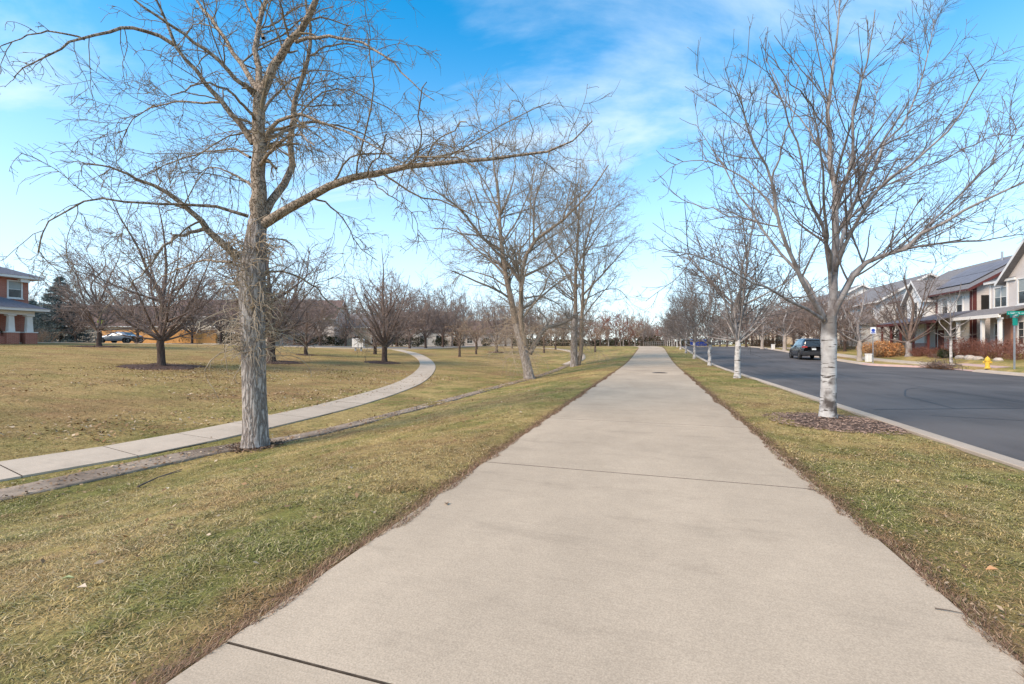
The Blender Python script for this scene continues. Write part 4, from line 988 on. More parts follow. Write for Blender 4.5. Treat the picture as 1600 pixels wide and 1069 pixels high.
# trees behind the left houses and along the left street
ROWS = [(535,92,1.05),(549,100,1.1),(668,86,.98),(688,94,1.08),(706,84,.95),(724,98,1.05),(650,100,1.05),(755,100,1.0),(20,60,.85),(38,66,.85),(290,100,1.05),(385,96,1.05),(440,60,.85),(612,80,1.12),(782,106,.95),(832,112,.95),(880,116,.95)]
for i, (u, d, s) in enumerate(ROWS):
    x, y = pd(u, d); put(tall, x, y, s, i*2.1, rank(ROWS, i) + ' of the tall upright bare trees on the left skyline', 'tall bare trees on the left skyline')
ROWS = [(118,50,.62),(345,58,1.0),(500,66,1.0),(540,64,.8),(640,62,.95),(665,66,1.05),(692,72,1.1),(300,60,.9),(385,56,.95),(215,52,.85),(620,74,1.2),(715,80,1.1),(790,84,1.2),(815,92,1.1),(842,96,1.15),(880,98,1.1),(910,110,1.1),(460,70,1.15)]
for i, (u, d, s) in enumerate(ROWS):
    x, y = pd(u, d); put(farm, x, y, s, i*1.45, rank(ROWS, i) + ' of the mauve bare trees along the left street' , 'bare trees along the left street')

# ------------------------------------------------------------------ houses
def window(root, x, z, w, h, y=0.0, frame=None, cols=2, rows=2, blind=False, face='y', fw=0.09, shutters=None):
    """sash window standing on the wall plane y (facing -y); face='x' turns it to face -x at x"""
    frame = frame or M['white']
    def bx(mb, a0, a1, p0, p1, c0, c1):
        # a: along wall, p: out of the wall (positive outwards)
        if face == 'y': mb.box(a0, a1, y-p1, y-p0, c0, c1)
        else: mb.box(y-p1, y-p0, a0, a1, c0, c1)
    f = MB()
    bx(f, x, x+w, 0.0, 0.07, z+h-fw, z+h); bx(f, x, x+w, 0.0, 0.09, z, z+fw)
    bx(f, x, x+fw, 0.0, 0.068, z+fw, z+h-fw); bx(f, x+w-fw, x+w, 0.0, 0.068, z+fw, z+h-fw)
    o = f.build('window', frame, root)
    iw = (w-2*fw)/cols; ih = (h-2*fw)/rows; b_ = 0.035
    for i in range(cols):
        for j in range(rows):
            p = MB(); bx(p, x+fw+i*iw+b_/2, x+fw+(i+1)*iw-b_/2, 0.0, 0.02, z+fw+j*ih+b_/2, z+fw+(j+1)*ih-b_/2)
            p.build('pane', M['blind'] if (blind and j == rows-1) else M['glass'], o)
    m_ = MB()
    for i in range(1, cols): bx(m_, x+fw+i*iw-b_/2, x+fw+i*iw+b_/2, 0.0, 0.05, z+fw, z+h-fw)
    for j in range(1, rows): bx(m_, x+fw, x+w-fw, 0.0, 0.046, z+fw+j*ih-b_/2, z+fw+j*ih+b_/2)
    if m_.v: m_.build('muntins', frame, o)
    s_ = MB(); bx(s_, x-0.06, x+w+0.06, 0.0, 0.12, z-0.07, z-0.003); s_.build('sill', frame, o)
    if shutters:
        for a in (x-0.36, x+w+0.03):
            k = MB(); bx(k, a, a+0.33, 0.0, 0.05, z, z+h); k.build('shutter', shutters, root)
    return o
def wall(root, x0, x1, y0, y1, z0, z1, m, name='wall'): return MB().box(x0,x1,y0,y1,z0,z1).build(name, m, root)
def gable(root, x0, x1, y0, y1, z, rise, ridge, m, wallm, ov=0.45, t=0.16, trim=None):
    """gable roof over a rectangle; ridge 'x' or 'y' gives the ridge direction; wall triangles under it"""
    r = MB()
    if ridge == 'x':
        ym = (y0+y1)/2; sl = rise/((y1-y0)/2); e = ov*sl
        r.slab([(x0-ov,y0-ov,z-e),(x1+ov,y0-ov,z-e),(x1+ov,ym,z+rise),(x0-ov,ym,z+rise)], t)
        r.slab([(x1+ov,y1+ov,z-e),(x0-ov,y1+ov,z-e),(x0-ov,ym,z+rise),(x1+ov,ym,z+rise)], t)
        tri = [MB().prism([(y0,z-0.002),(y1,z-0.002),(ym,z+rise-t*1.3)], x0, x0+0.15, 'x'), MB().prism([(y0,z-0.002),(y1,z-0.002),(ym,z+rise-t*1.3)], x1-0.15, x1, 'x')]
        rk = [[(x,y0-ov,z-e),(x,ym,z+rise),(x,y1+ov,z-e)] for x in (x0-ov-0.02, x1+ov)]
    else:
        xm = (x0+x1)/2; sl = rise/((x1-x0)/2); e = ov*sl
        r.slab([(x0-ov,y0-ov,z-e),(xm,y0-ov,z+rise),(xm,y1+ov,z+rise),(x0-ov,y1+ov,z-e)], t)
        r.slab([(x1+ov,y0-ov,z-e),(x1+ov,y1+ov,z-e),(xm,y1+ov,z+rise),(xm,y0-ov,z+rise)], t)
        tri = [MB().prism([(x0,z-0.002),(x1,z-0.002),(xm,z+rise-t*1.3)], y0, y0+0.15, 'y'), MB().prism([(x0,z-0.002),(x1,z-0.002),(xm,z+rise-t*1.3)], y1-0.15, y1, 'y')]
        rk = [[(x0-ov,y,z-e),(xm,y,z+rise),(x1+ov,y,z-e)] for y in (y0-ov-0.02, y1+ov)]
    o = r.build('roof', m, root)
    for k in tri: k.build('gable', wallm, root)
    if trim:
        for a, b_, c in rk:
            f = MB()
            for p, q in ((a,b_),(b_,c)):
                p = Vector(p); q = Vector(q)
                th_ = Vector((0.02,0,0)) if ridge == 'x' else Vector((0,0.02,0)); dn = Vector((0,0,-0.24)); up_ = Vector((0,0,0.015))
                vs = [p+up_, q+up_, q+dn, p+dn]; vs = vs + [v_+th_ for v_ in vs]
                f.add(vs, [(0,1,2,3),(7,6,5,4),(0,4,5,1),(1,5,6,2),(2,6,7,3),(3,7,4,0)])
            f.build('rake_trim', trim, o)
        # eave gutters
        if ridge == 'x':
            for yy in (y0-ov-0.09, y1+ov): MB().box(x0-ov, x1+ov, yy, yy+0.09, z-e-0.16, z-e-0.02).build('gutter', trim, o)
        else:
            for xx in (x0-ov-0.09, x1+ov): MB().box(xx, xx+0.09, y0-ov, y1+ov, z-e-0.16, z-e-0.02).build('gutter', trim, o)
    return o
def hip(root, x0, x1, y0, y1, z, rise, m, trim, ov=0.6, fascia=0.2, name='roof'):
    x0 -= ov; x1 += ov; y0 -= ov; y1 += ov
    w, d = x1-x0, y1-y0; k = min(w, d)/2
    if w > d: a, b_ = (x0+k,(y0+y1)/2,z+rise), (x1-k,(y0+y1)/2,z+rise)
    else: a, b_ = ((x0+x1)/2,y0+k,z+rise), ((x0+x1)/2,y1-k,z+rise)
    c = [(x0,y0,z),(x1,y0,z),(x1,y1,z),(x0,y1,z)]
    vs = c + [a, b_]
    if w > d: fs = [(0,1,5,4),(1,2,5),(2,3,4,5),(3,0,4)]
    else: fs = [(0,1,4),(1,2,5,4),(2,3,5),(3,0,4,5)]
    o = MB().add(vs, fs + [(3,2,1,0)]).build(name, m, root)
    f = MB().box(x0+0.03, x1-0.03, y0+0.03, y1-0.03, z-fascia, z-0.003); f.build('soffit', trim, o)
    return o
def shed(root, x0, x1, y0, y1, zf, zb, m, trim, name='porch_roof', t=0.12):
    o = MB().slab([(x0,y0,zf),(x1,y0,zf),(x1,y1,zb),(x0,y1,zb)], t).build(name, m, root)
    MB().box(x0, x1, y0-0.03, y0+0.12, zf-0.26, zf-0.02).build('fascia', trim, o)
    return o
def post(root, x, y, z0, z1, s, m, name='column'):
    b_ = MB().box(x-s/2, x+s/2, y-s/2, y+s/2, z0, z1)
    o = b_.build(name, m, root)
    MB().box(x-s/2-0.04, x+s/2+0.04, y-s/2-0.04, y+s/2+0.04, z1-0.14, z1-0.004).build('capital', m, o)
    MB().box(x-s/2-0.04, x+s/2+0.04, y-s/2-0.04, y+s/2+0.04, z0+0.002, z0+0.16).build('plinth', m, o)
    return o
def railing(root, x0, x1, y, z, m, h=0.9):
    r = MB().box(x0, x1, y-0.03, y+0.03, z+h-0.06, z+h).box(x0, x1, y-0.025, y+0.025, z+0.12, z+0.17)
    x = x0+0.08
    while x < x1: r.box(x-0.014, x+0.014, y-0.014, y+0.014, z+0.17, z+h-0.06); x += 0.12
    return r.build('railing', m, root)
def door(root, x, z, w, h, y, m):
    o = MB().box(x, x+w, y-0.05, y, z, z+h).build('door', m, root)
    MB().lathe([(0.0,-0.03),(0.03,-0.02),(0.03,0.02),(0.0,0.03)], 8, (x+w-0.1, y-0.08, z+1.0)).build('handle', M['metal'], o)
    MB().box(x-0.1, x-0.003, y-0.07, y, z, z+h+0.1).box(x+w+0.003, x+w+0.1, y-0.07, y, z, z+h+0.1).box(x-0.003, x+w+0.003, y-0.07, y, z+h+0.003, z+h+0.1).build('door_frame', M['white'], o)
FACE_ROAD = R(-90)      # local -y faces the road on the right; local x runs toward -Y
FACE_PARK = R(90)       # left houses: local -y faces +X; local x runs toward +Y

# R1: taupe house at the right edge. origin at (25, 43.3): local x = 43.3 - Y, local y = X - 25
zb = 0.86
r1 = empty('house', (25.0, 42.6, zb), FACE_ROAD, 'taupe house with white-framed windows and porch at the right edge', 'house', 'houses across the road')
wall(r1, 0, 7.2, 0, 9, -0.6, 5.7, M['taupe'])
wall(r1, -2.0, -0.002, 0.15, 8, -0.6, 5.4, M['taupe'])
gable(r1, 0, 7.2, 0, 9, 5.7, 3.6, 'y', M['roofgrey'], M['taupe'], 0.45, 0.16, M['white'])
hip(r1, -2.0, 0.6, 0.15, 7.0, 5.55, 0.5, M['roofgrey'], M['white'], 0.3, name='side_roof')
MB().box(-0.02, 0.12, -0.035, 0.0, -0.3, 5.6).build('corner_board', M['white'], r1)
MB().box(-2.03, -1.9, 0.11, 0.15, 2.9, 5.33).build('corner_board', M['white'], r1)
window(r1, 1.05, 3.5, 1.15, 1.9, 0.0, cols=1, rows=2, blind=True)
window(r1, 1.05, 0.6, 1.2, 1.75, 0.0, cols=2, rows=3)
window(r1, 2.6, 6.3, 1.0, 1.0, 0.0, cols=2, rows=2, blind=True)
window(r1, -1.55, 3.45, 1.45, 1.6, 0.15, cols=2, rows=2, blind=True)
window(r1, -1.5, 0.35, 1.0, 2.0, 0.15, cols=1, rows=2)
MB().box(0.2, 0.85, -0.28, -0.002, -0.5, 2.55).build('brick_pier', M['brick2'], r1)
shed(r1, -3.1, 2.2, -1.75, -0.003, 2.85, 3.45, M['roofgrey'], M['cream'])
for px in (-2.75, 0.05, 1.8): post(r1, px, -1.45, -0.25, 2.6, 0.18, M['white'])
MB().box(-3.0, 2.1, -1.65, -0.01, -0.6, -0.2).build('porch_floor', M['stone'], r1)

# R2: cream house with maroon trim and solar panels
r2 = empty('house', (25.0, 58.4, 1.05), FACE_ROAD, 'cream two-storey house with maroon trim and solar panels on the roof', 'house', 'houses across the road')
W2 = 12.0
wall(r2, 0, W2, 0, 9.6, -0.8, 5.35, M['cream'])
wall(r2, W2-0.004, W2+0.06, 0.004, 9.59, -0.8, 5.34, M['taupe'])
MB().box(W2+0.061, W2+0.13, 0.55, 1.15, 3.35, 4.5).build('shutter', M['dark'], r2)
gable(r2, 0, W2, 0, 9.6, 5.35, 2.9, 'x', M['roofgrey'], M['taupe'], 0.5, 0.18, M['maroon'])
for xx in (W2-0.22, 7.1): MB().box(xx, xx+0.24, -0.05, 0.0, -0.2, 5.3).build('corner_board', M['maroon'], r2)
MB().box(W2+0.06, W2+0.1, 0.0, 0.25, -0.2, 5.3).build('corner_board', M['maroon'], r2)
for xx in (1.0, 3.0, 8.0, 10.0): window(r2, xx, 3.1, 0.95, 1.6, 0.0, cols=1, rows=2, blind=(xx > 5))
# front gabled bay
wall(r2, 3.9, 6.9, -0.8, -0.003, -0.8, 5.0, M['whiteside'])
gable(r2, 3.9, 6.9, -0.8, 3.0, 5.0, 1.7, 'y', M['roofgrey'], M['whiteside'], 0.35, 0.15, M['white'])
window(r2, 4.8, 3.0, 1.1, 1.6, -0.8, cols=2, rows=2)
shed(r2, 2.4, W2+0.4, -2.7, -0.003, 2.55, 3.3, M['roofslate'], M['maroon'])
for xx in (2.8, 4.6, 6.4, 8.6, 10.9): post(r2, xx, -2.4, -0.3, 2.32, 0.15, M['maroon'])
for a_, b_ in ((2.9,4.5),(4.7,6.3),(8.7,10.8)): railing(r2, a_, b_, -2.4, -0.3, M['maroon'])
MB().box(2.4, W2+0.2, -2.6, -0.01, -0.8, -0.32).build('porch_floor', M['stone'], r2)
door(r2, 7.5, -0.3, 0.95, 2.1, 0.0, M['maroon'])
for xx in (3.0, 9.4): window(r2, xx, 0.4, 1.1, 1.6, -0.8 if 3.9 < xx < 6 else 0.0, cols=2, rows=2)
sl2 = 2.9/4.8
for i in range(6):
    for j in range(2):
        x0 = 4.6 + i*1.08; y0 = 0.35 + j*1.75; q = []
        for (a_, b_) in ((x0,y0),(x0+1.04,y0),(x0+1.04,y0+1.68),(x0,y0+1.68)): q.append((a_, b_, 5.35 + b_*sl2 + 0.13))
        MB().slab(q, 0.04).build('solar_panel', M['panel'], r2)
MB().tube([(8.6,3.9,5.35+3.9*sl2-0.2),(8.6,3.9,5.35+3.9*sl2+0.85)], 0.07, 8).build('vent_pipe', M['metal'], r2)

# R3: pale house with porch and maroon shutters
r3 = empty('house', (25.0, 75.5, 1.55), FACE_ROAD, 'pale grey house with columned porch and maroon shutters, middle of the row across the road', 'house', 'houses across the road')
wall(r3, 0, 13.5, 0, 9, -0.8, 5.3, M['whiteside'])
gable(r3, 0, 13.5, 0, 9, 5.3, 2.7, 'x', M['roofgrey'], M['whiteside'], 0.5, 0.18, M['white'])
wall(r3, 9.3, 12.9, -1.6, -0.003, -0.8, 2.75, M['whiteside'])
gable(r3, 9.3, 12.9, -1.6, 0.3, 2.75, 1.2, 'y', M['roofgrey'], M['whiteside'], 0.35, 0.14, M['white'])
window(r3, 10.3, 0.5, 1.5, 1.75, -1.6, cols=2, rows=2, shutters=M['maroon'])
shed(r3, 0.2, 9.2, -2.3, -0.003, 2.6, 3.35, M['roofgrey'], M['white'])
for xx in (0.5, 2.7, 4.9, 7.1, 8.9): post(r3, xx, -2.0, -0.3, 2.36, 0.26, M['white'])
MB().box(0.2, 9.2, -2.2, -0.01, -0.8, -0.32).build('porch_floor', M['stone'], r3)
for xx in (1.0, 3.6, 6.2): window(r3, xx, 0.4, 1.1, 1.65, 0.0, cols=2, rows=2)
door(r3, 7.9, -0.3, 0.95, 2.1, 0.0, M['maroon'])
for xx in (1.2, 4.4, 7.6, 10.8): window(r3, xx, 3.3, 1.2, 1.5, 0.0, cols=2, rows=2, blind=True)
# R4: white house with bay
r4 = empty('house', (25.0, 96.0, 1.95), FACE_ROAD, 'white house with dark-roofed bay window behind the dark parked car', 'house', 'houses across the road')
wall(r4, 0, 17, 0, 9, -0.8, 6.0, M['whiteside'])
gable(r4, 0, 17, 0, 9, 6.0, 2.6, 'x', M['roofgrey'], M['whiteside'], 0.5, 0.18, M['white'])
MB().prism([(5.6,-0.003),(5.6,-0.8),(6.6,-1.7),(9.4,-1.7),(10.4,-0.8),(10.4,-0.003)], -0.8, 3.0, 'z').build('bay', M['whiteside'], r4)
hip(r4, 5.6, 10.4, -1.7, 1.2, 3.22, 1.4, M['roofgrey'], M['white'], 0.35, name='bay_roof')
for xx in (6.7, 8.2): window(r4, xx, 0.5, 1.1, 1.9, -1.7, cols=2, rows=3)
for xx in (1.4, 3.6, 11.2, 13.6): window(r4, xx, 0.5, 1.15, 1.8, 0.0, cols=2, rows=2)
for xx in (1.4, 4.2, 7.4, 10.4, 13.6): window(r4, xx, 3.9, 1.2, 1.5, 0.0, cols=2, rows=2)
# R5: tan house
r5 = empty('house', (25.0, 124.0, 2.0), FACE_ROAD, 'tan house with long low porch, farthest of the row across the road', 'house', 'houses across the road')
wall(r5, 0, 25, 0, 9, -0.8, 5.6, M['tanside'])
gable(r5, 0, 25, 0, 9, 5.6, 2.6, 'x', M['roofgrey'], M['tanside'], 0.5, 0.18, M['white'])
shed(r5, 0.5, 24.5, -2.4, -0.003, 2.6, 3.4, M['roofgrey'], M['white'])
for k in range(9): post(r5, 0.9+k*2.9, -2.1, -0.3, 2.36, 0.3, M['cream'])
MB().box(0.5, 24.5, -2.3, -0.01, -0.8, -0.32).build('porch_floor', M['stone'], r5)
for k in range(7): window(r5, 1.8+k*3.3, 0.5, 1.4, 1.7, 0.0, cols=2, rows=2)
for k in range(6): window(r5, 2.4+k*3.7, 3.6, 1.3, 1.4, 0.0, cols=2, rows=2)

# L1: red brick house on the left
zl = g1(-50.6, 22)
l1 = empty('house', (-50.6, 12.0, zl), FACE_PARK, 'two-storey red brick house with white-columned porch at the left edge', 'house')
wall(l1, 0, 12.0, 0, 10, -0.6, 5.45, M['brick'])
hip(l1, 0, 12.0, 0, 10, 5.62, 2.3, M['roofslate'], M['white'], 0.75)
for xx in (2.0, 5.6): window(l1, xx, 3.65, 1.25, 1.65, 0.0, cols=1, rows=2)
window(l1, 10.65, 3.75, 0.95, 1.5, 0.0, cols=1, rows=2, blind=True)
for xx in (1.1, 4.6, 8.4, 11.3):
    MB().box(xx, xx+0.55, -0.5, 0.0, 5.12, 5.41).build('bracket', M['white'], l1)
hip(l1, -0.3, 11.5, -2.3, 0.9, 2.82, 0.95, M['roofslate'], M['white'], 0.55, name='porch_roof')
MB().box(-0.3, 11.3, -2.28, -1.98, 2.3, 2.6).build('porch_beam', M['white'], l1)
for xx in (0.2, 3.8, 7.4, 9.9, 11.0):
    p_ = MB().box(xx-0.36, xx+0.36, -2.5, -1.78, -0.6, 0.85).build('pier', M['brick'], l1)
    MB().box(xx-0.4, xx+0.4, -2.54, -1.74, 0.853, 0.93).build('pier_cap', M['white'], p_)
    s_ = [(0.2,0.935),(0.155,2.16),(0.26,2.2),(0.26,2.298)]
    vs = [(xx+a*sx, -2.14+a*sy, z_) for a, z_ in s_ for sx, sy in ((-1,-1),(1,-1),(1,1),(-1,1))]
    MB().add(vs, [(i*4+k, i*4+(k+1)%4, i*4+4+(k+1)%4, i*4+4+k) for i in range(3) for k in range(4)]).build('column', M['white'], l1)
for a_, b_ in ((0.57,3.43),(4.17,7.03),(7.77,9.53)): MB().box(a_, b_, -2.3, -2.0, -0.6, 0.55).build('porch_wall', M['brick'], l1); 
MB().box(-0.3, 11.36, -1.98, -0.01, -0.6, 0.1).build('porch_floor', M['stone'], l1)
window(l1, 8.6, 0.6, 1.2, 1.7, 0.0, cols=1, rows=2); window(l1, 1.6, 0.6, 1.6, 1.7, 0.0, cols=2, rows=2); door(l1, 5.6, 0.1, 1.0, 2.1, 0.0, M['white'])
pl = empty('flower_pot', (-48.6, 21.2, zl+0.57), 0, 'potted plant on the brick porch wall of the left house', 'plant pot')
MB().lathe([(0.1,0),(0.16,0.2),(0.18,0.22),(0.17,0.23)], 12).build('pot', M['white'], pl)
rng = np.random.default_rng(77)
def leaf_cloud(name, n, rad, size, cols, seed, mt_=None, parent=None, ctr=(0,0,0), shell=0.4, up=0.0):
    """many small leaf faces through an uneven rounded volume"""
    rg = np.random.default_rng(seed); v = rg.normal(size=(n,3)); v /= np.linalg.norm(v, axis=1)[:,None]
    lump = 0.72 + 0.5*vnoise(v[:,0]*2.2+seed, v[:,1]*2.2+v[:,2]*1.7, seed)
    p = v*(rg.uniform(shell, 1, n)**0.6*lump)[:,None]*np.array(rad) + np.array(ctr)
    p[:,2] = np.maximum(p[:,2], 0.02)
    a = rg.normal(size=(n,3)); a[:,2] += up; a /= np.linalg.norm(a,axis=1)[:,None]; b_ = np.cross(a, rg.normal(size=(n,3))); b_ /= np.linalg.norm(b_,axis=1)[:,None]
    s = (size*rg.uniform(0.5,1.4,n))[:,None]
    V = np.stack([p-a*s, p+b_*s*0.35, p+a*s, p-b_*s*0.35], 1).reshape(-1,3)
    me = npmesh(name, V, [np.arange(n*4).reshape(-1,4)])
    c = np.array(cols)[rg.integers(0, len(cols), n)]*rg.uniform(0.7,1.25,(n,1)); setcol(me, np.repeat(c, 4, 0))
    return link(name, me, mt_ or M['leaf'], parent)
leaf_cloud('foliage', 160, (0.3,0.3,0.25), 0.09, [(0.05,0.07,0.03),(0.10,0.05,0.03)], 4, parent=pl, ctr=(0,0,0.42))

# houses beyond the left lawn
def plain_house(x, y, z, rz, w, dpt, h, rise, wm, rm, label, ridge='x', garage=True, seed=0):
    r = empty('house', (x, y, z), rz, label, 'house', 'houses beyond the left lawn')
    wall(r, -w/2, w/2, 0, dpt, -0.8, h, wm)
    gable(r, -w/2, w/2, 0, dpt, h, rise, ridge, rm, wm, 0.5, 0.18, M['white'])
    if garage:
        g_ = MB().box(-w/2+0.8, -w/2+5.6, -0.06, 0, 0.0, 2.2).build('garage_door', M['dark'], r)
        for k in range(1, 4): MB().box(-w/2+0.82, -w/2+5.58, -0.075, -0.062, k*0.55-0.02, k*0.55+0.02).build('panel_joint', M['bark_dark'], g_)
    else:
        for k in (0.12, 0.34): window(r, -w/2+w*k, 0.6, 1.4, 1.5)
    for k in (0.55, 0.78): window(r, -w/2+w*k, 0.6, 1.4, 1.5)
    for k in (0.15, 0.4, 0.7):
        if h > 4: window(r, -w/2+w*k, h-2.0, 1.2, 1.3)
    return r
def look(x, y): return math.atan2(-y, -x) + math.pi/2 + math.pi   # facade toward the viewer side
for (u, d, w, h, ri, wm, rm, lab, gar, ridge) in [
  (185, 78, 20, 3.6, 3.6, 'tanside', 'roofbrown', 'brown-roofed house behind the cedar fence', False, 'x'),
  (345, 74, 17, 5.0, 2.9, 'tanside', 'roofbrown', 'brown-roofed house behind the foreground cottonwood trunk', True, 'x'),
  (455, 80, 15, 5.2, 3.4, 'taupe', 'roofbrown', 'taupe brown-roofed house left of the mailboxes', True, 'x'),
  (545, 86, 15, 3.9, 2.6, 'tanside', 'roofgrey', 'low grey-roofed house behind the mailboxes', True, 'x'),
  (650, 84, 13, 3.6, 3.2, 'cream', 'roofbrown', 'cream brown-roofed house beyond the sidewalk bend', False, 'x'),
  (770, 105, 16, 3.4, 2.8, 'taupe', 'roofbrown', 'distant taupe house seen through the second cottonwood', False, 'x')]:
    x, y = pd(u, d)
    plain_house(x, y, g1(x, y), TH + R(4) if u > 300 else TH + R(12), w, 9, h, ri, M[wm], M[rm], lab, ridge, gar)

# cedar fence: panels of boards between posts
fa, fb = Vector((*pd(158, 60.5), 0)), Vector((*pd(338, 60.5), 0))
fe = empty('fence', (fa.x, fa.y, g1(fa.x, fa.y)), math.atan2((fb-fa).y, (fb-fa).x), 'orange cedar board fence behind the silver car', 'fence')
FL = (fb-fa).length; np_ = 7; pw_ = FL/np_
bm_ = None
rr = random.Random(3)
for i in range(np_):
    m_ = MB(); n_ = int(pw_/0.145)
    for k in range(n_):
        a = k*pw_/n_; m_.prism([(a+0.004,0.04),(a+pw_/n_-0.004,0.04),(a+pw_/n_-0.004,1.76+rr.uniform(0,.03)),(a+pw_/n_*0.7,1.83),(a+pw_/n_*0.3,1.83),(a+0.004,1.76)], rr.uniform(-.004,.004), 0.02+rr.uniform(0,.004), 'y')
    pnl = m_.build('fence_panel', M['fence'], fe, (i*pw_, 0, 0))
    MB().box(0, pw_, 0.026, 0.07, 0.35, 0.44).box(0, pw_, 0.026, 0.07, 1.35, 1.44).build('rail', M['fence'], pnl)
for i in range(np_+1): MB().box(i*pw_-0.05, i*pw_+0.05, 0.08, 0.18, 0, 1.85).build('fence_post', M['fence'], fe)

# blue spruce by the brick house
def spruce(x, y, h, r, label, seed):
    rg = np.random.default_rng(seed)
    root = empty('spruce_tree', (x, y, g1(x, y)), 0, label, 'tree')
    MB().tube([(0,0,-0.1),(0,0,h*0.5),(0,0,h*0.97)], [0.16,0.1,0.02], 8).build('trunk', M['bark_dark'], root)
    pts, dirs = [], []
    nb_ = 420
    zz_ = h*(0.03 + 0.95*rg.uniform(0,1,nb_)**0.85); aa = rg.uniform(0, 2*np.pi, nb_)
    ln = r*(1-zz_/h)**0.85*rg.uniform(0.75,1.12,nb_) + 0.12
    P = np.zeros((nb_,5,3)); 
    for k in range(5):
        f = k/4; P[:,k,0] = np.cos(aa)*ln*f; P[:,k,1] = np.sin(aa)*ln*f; P[:,k,2] = np.maximum(zz_ - ln*0.28*f + ln*0.16*f*f, 0.05)
    V, F = tubes([(P, np.full((nb_,5), 0.014), 3)]); link('branches', npmesh('branches', V, [F]), M['bark_dark'], root)
    q, _ = grow(P, np.full((nb_,5), 0.012), rg, 9.0, 3, tmin=0.2, ang=(50,12), lr=(0.34,0.08), taper=0.4, lmin=0.14, lmax=0.5, flat=0.6)
    q = np.concatenate([q, P[:, [2,3,4]]])
    n = len(q); k = 9; s = np.repeat(np.arange(n), k); f = rg.uniform(0.05,1.05,len(s)); p = interp_lines(q[s], f); t_ = q[s,-1]-q[s,0]; t_ /= np.linalg.norm(t_,axis=1)[:,None]
    dv = t_*0.7 + rg.normal(size=(len(s),3))*0.55; dv /= np.linalg.norm(dv,axis=1)[:,None]; sd = np.cross(dv, rg.normal(size=(len(s),3))); sd /= np.linalg.norm(sd,axis=1)[:,None]
    L_ = rg.uniform(0.10,0.22,len(s))[:,None]
    V = np.stack([p-sd*0.024, p+sd*0.024, p+dv*L_], 1).reshape(-1,3)
    me = npmesh('needles', V, [np.arange(len(s)*3).reshape(-1,3)])
    c = np.array([[0.13,0.17,0.17],[0.18,0.225,0.235],[0.09,0.12,0.105]])[rg.integers(0,3,len(s))]; setcol(me, np.repeat(c,3,0))
    tag(link('crown', me, M['leaf'], root), None)
    return root
spruce(*pd(95, 51), 7.7, 3.5, 'blue spruce between the brick house and the cedar fence', 61)
spruce(*pd(52, 58), 5.6, 2.2, 'small dark conifer just behind the corner of the brick house', 62)

# ------------------------------------------------------------------ shrubs and hedges
def twig_shrub(name, x, y, rx, ry, h, n, m, label, cat='shrub', group=None, rz=0, seed=1, rad=0.008, leaf=None):
    rg = np.random.default_rng(seed)
    root = empty(name, (x, y, g1(x, y)-0.02), rz, label, cat, group)
    p0 = np.c_[rg.uniform(-rx,rx,n)*0.75, rg.uniform(-ry,ry,n)*0.75, np.zeros(n)]
    npt = 6; d = np.c_[p0[:,0]/rx*0.5, p0[:,1]/ry*0.5, np.ones(n)] + rg.normal(size=(n,3))*0.28; d /= np.linalg.norm(d,axis=1)[:,None]
    hh = h*rg.uniform(0.65,1.05,n); out = np.zeros((n,npt,3)); out[:,0] = p0
    for k in range(1,npt):
        d = d + rg.normal(size=(n,3))*0.16; d /= np.linalg.norm(d,axis=1)[:,None]; out[:,k] = out[:,k-1]+d*(hh/(npt-1))[:,None]
    r_ = np.full((n,1), rad)*np.linspace(1,0.5,npt)[None]
    q, r2_ = grow(out, r_, rg, 6.0, 4, tmin=0.2, ang=(45,15), lr=(0.45,0.15), wig=0.2, trop=0.05, rmin=rad*0.6, lmin=0.1, lmax=0.5, rr=0.7)
    q3, r3 = grow(q, r2_, rg, 5.0, 3, tmin=0.2, ang=(45,15), lr=(0.5,0.15), wig=0.2, trop=0.05, rmin=rad*0.5, lmin=0.06, lmax=0.3, rr=0.7, cap=5000)
    V, F = tubes([(out, r_, 4), (q, r2_, 3), (q3, r3, 3)])
    link('branches', npmesh('branches', V, [F]), m, root)
    if leaf: tag(leaf_cloud('foliage', leaf[0], (rx,ry,h*0.55), leaf[1], leaf[2], seed+1, parent=root, ctr=(0,0,h*0.5)), kind='stuff')
    return root
RB = [(0.13,0.05,0.035),(0.09,0.035,0.028),(0.16,0.075,0.05)]
OR = [(0.72,0.35,0.14),(0.62,0.27,0.10),(0.78,0.48,0.24),(0.5,0.24,0.1)]
DG = [(0.03,0.045,0.022),(0.045,0.06,0.028),(0.02,0.03,0.016)]
twig_shrub('ornamental_shrub', *pd(1381, 40.5), 1.9, 1.2, 1.45, 150, M['twig_tan'], 'orange leafy shrub by the pale tree across the road', seed=71, leaf=(5200,0.07,OR))
hedge_spots = [(1590,29.0,1.6,.55,1.45,'reddish bare hedge under the window at the right edge'),(1552,31.0,1.2,.55,1.3,'dark red bushy shrub before the taupe house porch'),(1520,33.0,.9,.6,1.35,'bare red shrub left of the taupe house porch'),(1498,34.3,.9,.6,1.5,'tall dark red shrub between the two porches'),(1462,35.6,.9,.5,.8,'low red shrub before the maroon porch railing'),(1438,37.5,.9,.5,.8,'low red shrub before the left end of the maroon porch'),(1330,52,1.6,.8,1.4,'brown bare shrub left of the pale tree across the road'),(1310,54,1.4,.8,1.3,'brown bare shrub just right of the nearest verge tree trunk'),(1395,48,1.8,.8,1.5,'grey tangled shrub right of the orange shrub')]
for i, (u, d, rx_, ry_, h_, lab) in enumerate(hedge_spots):
    twig_shrub('shrub', *pd(u, d), ry_, rx_, h_, 90, M['twig_red'] if i < 6 else M['twig_mauve'], lab, seed=80+i, group='shrubs in front of the houses', leaf=(900,0.05,RB) if i < 6 else None)
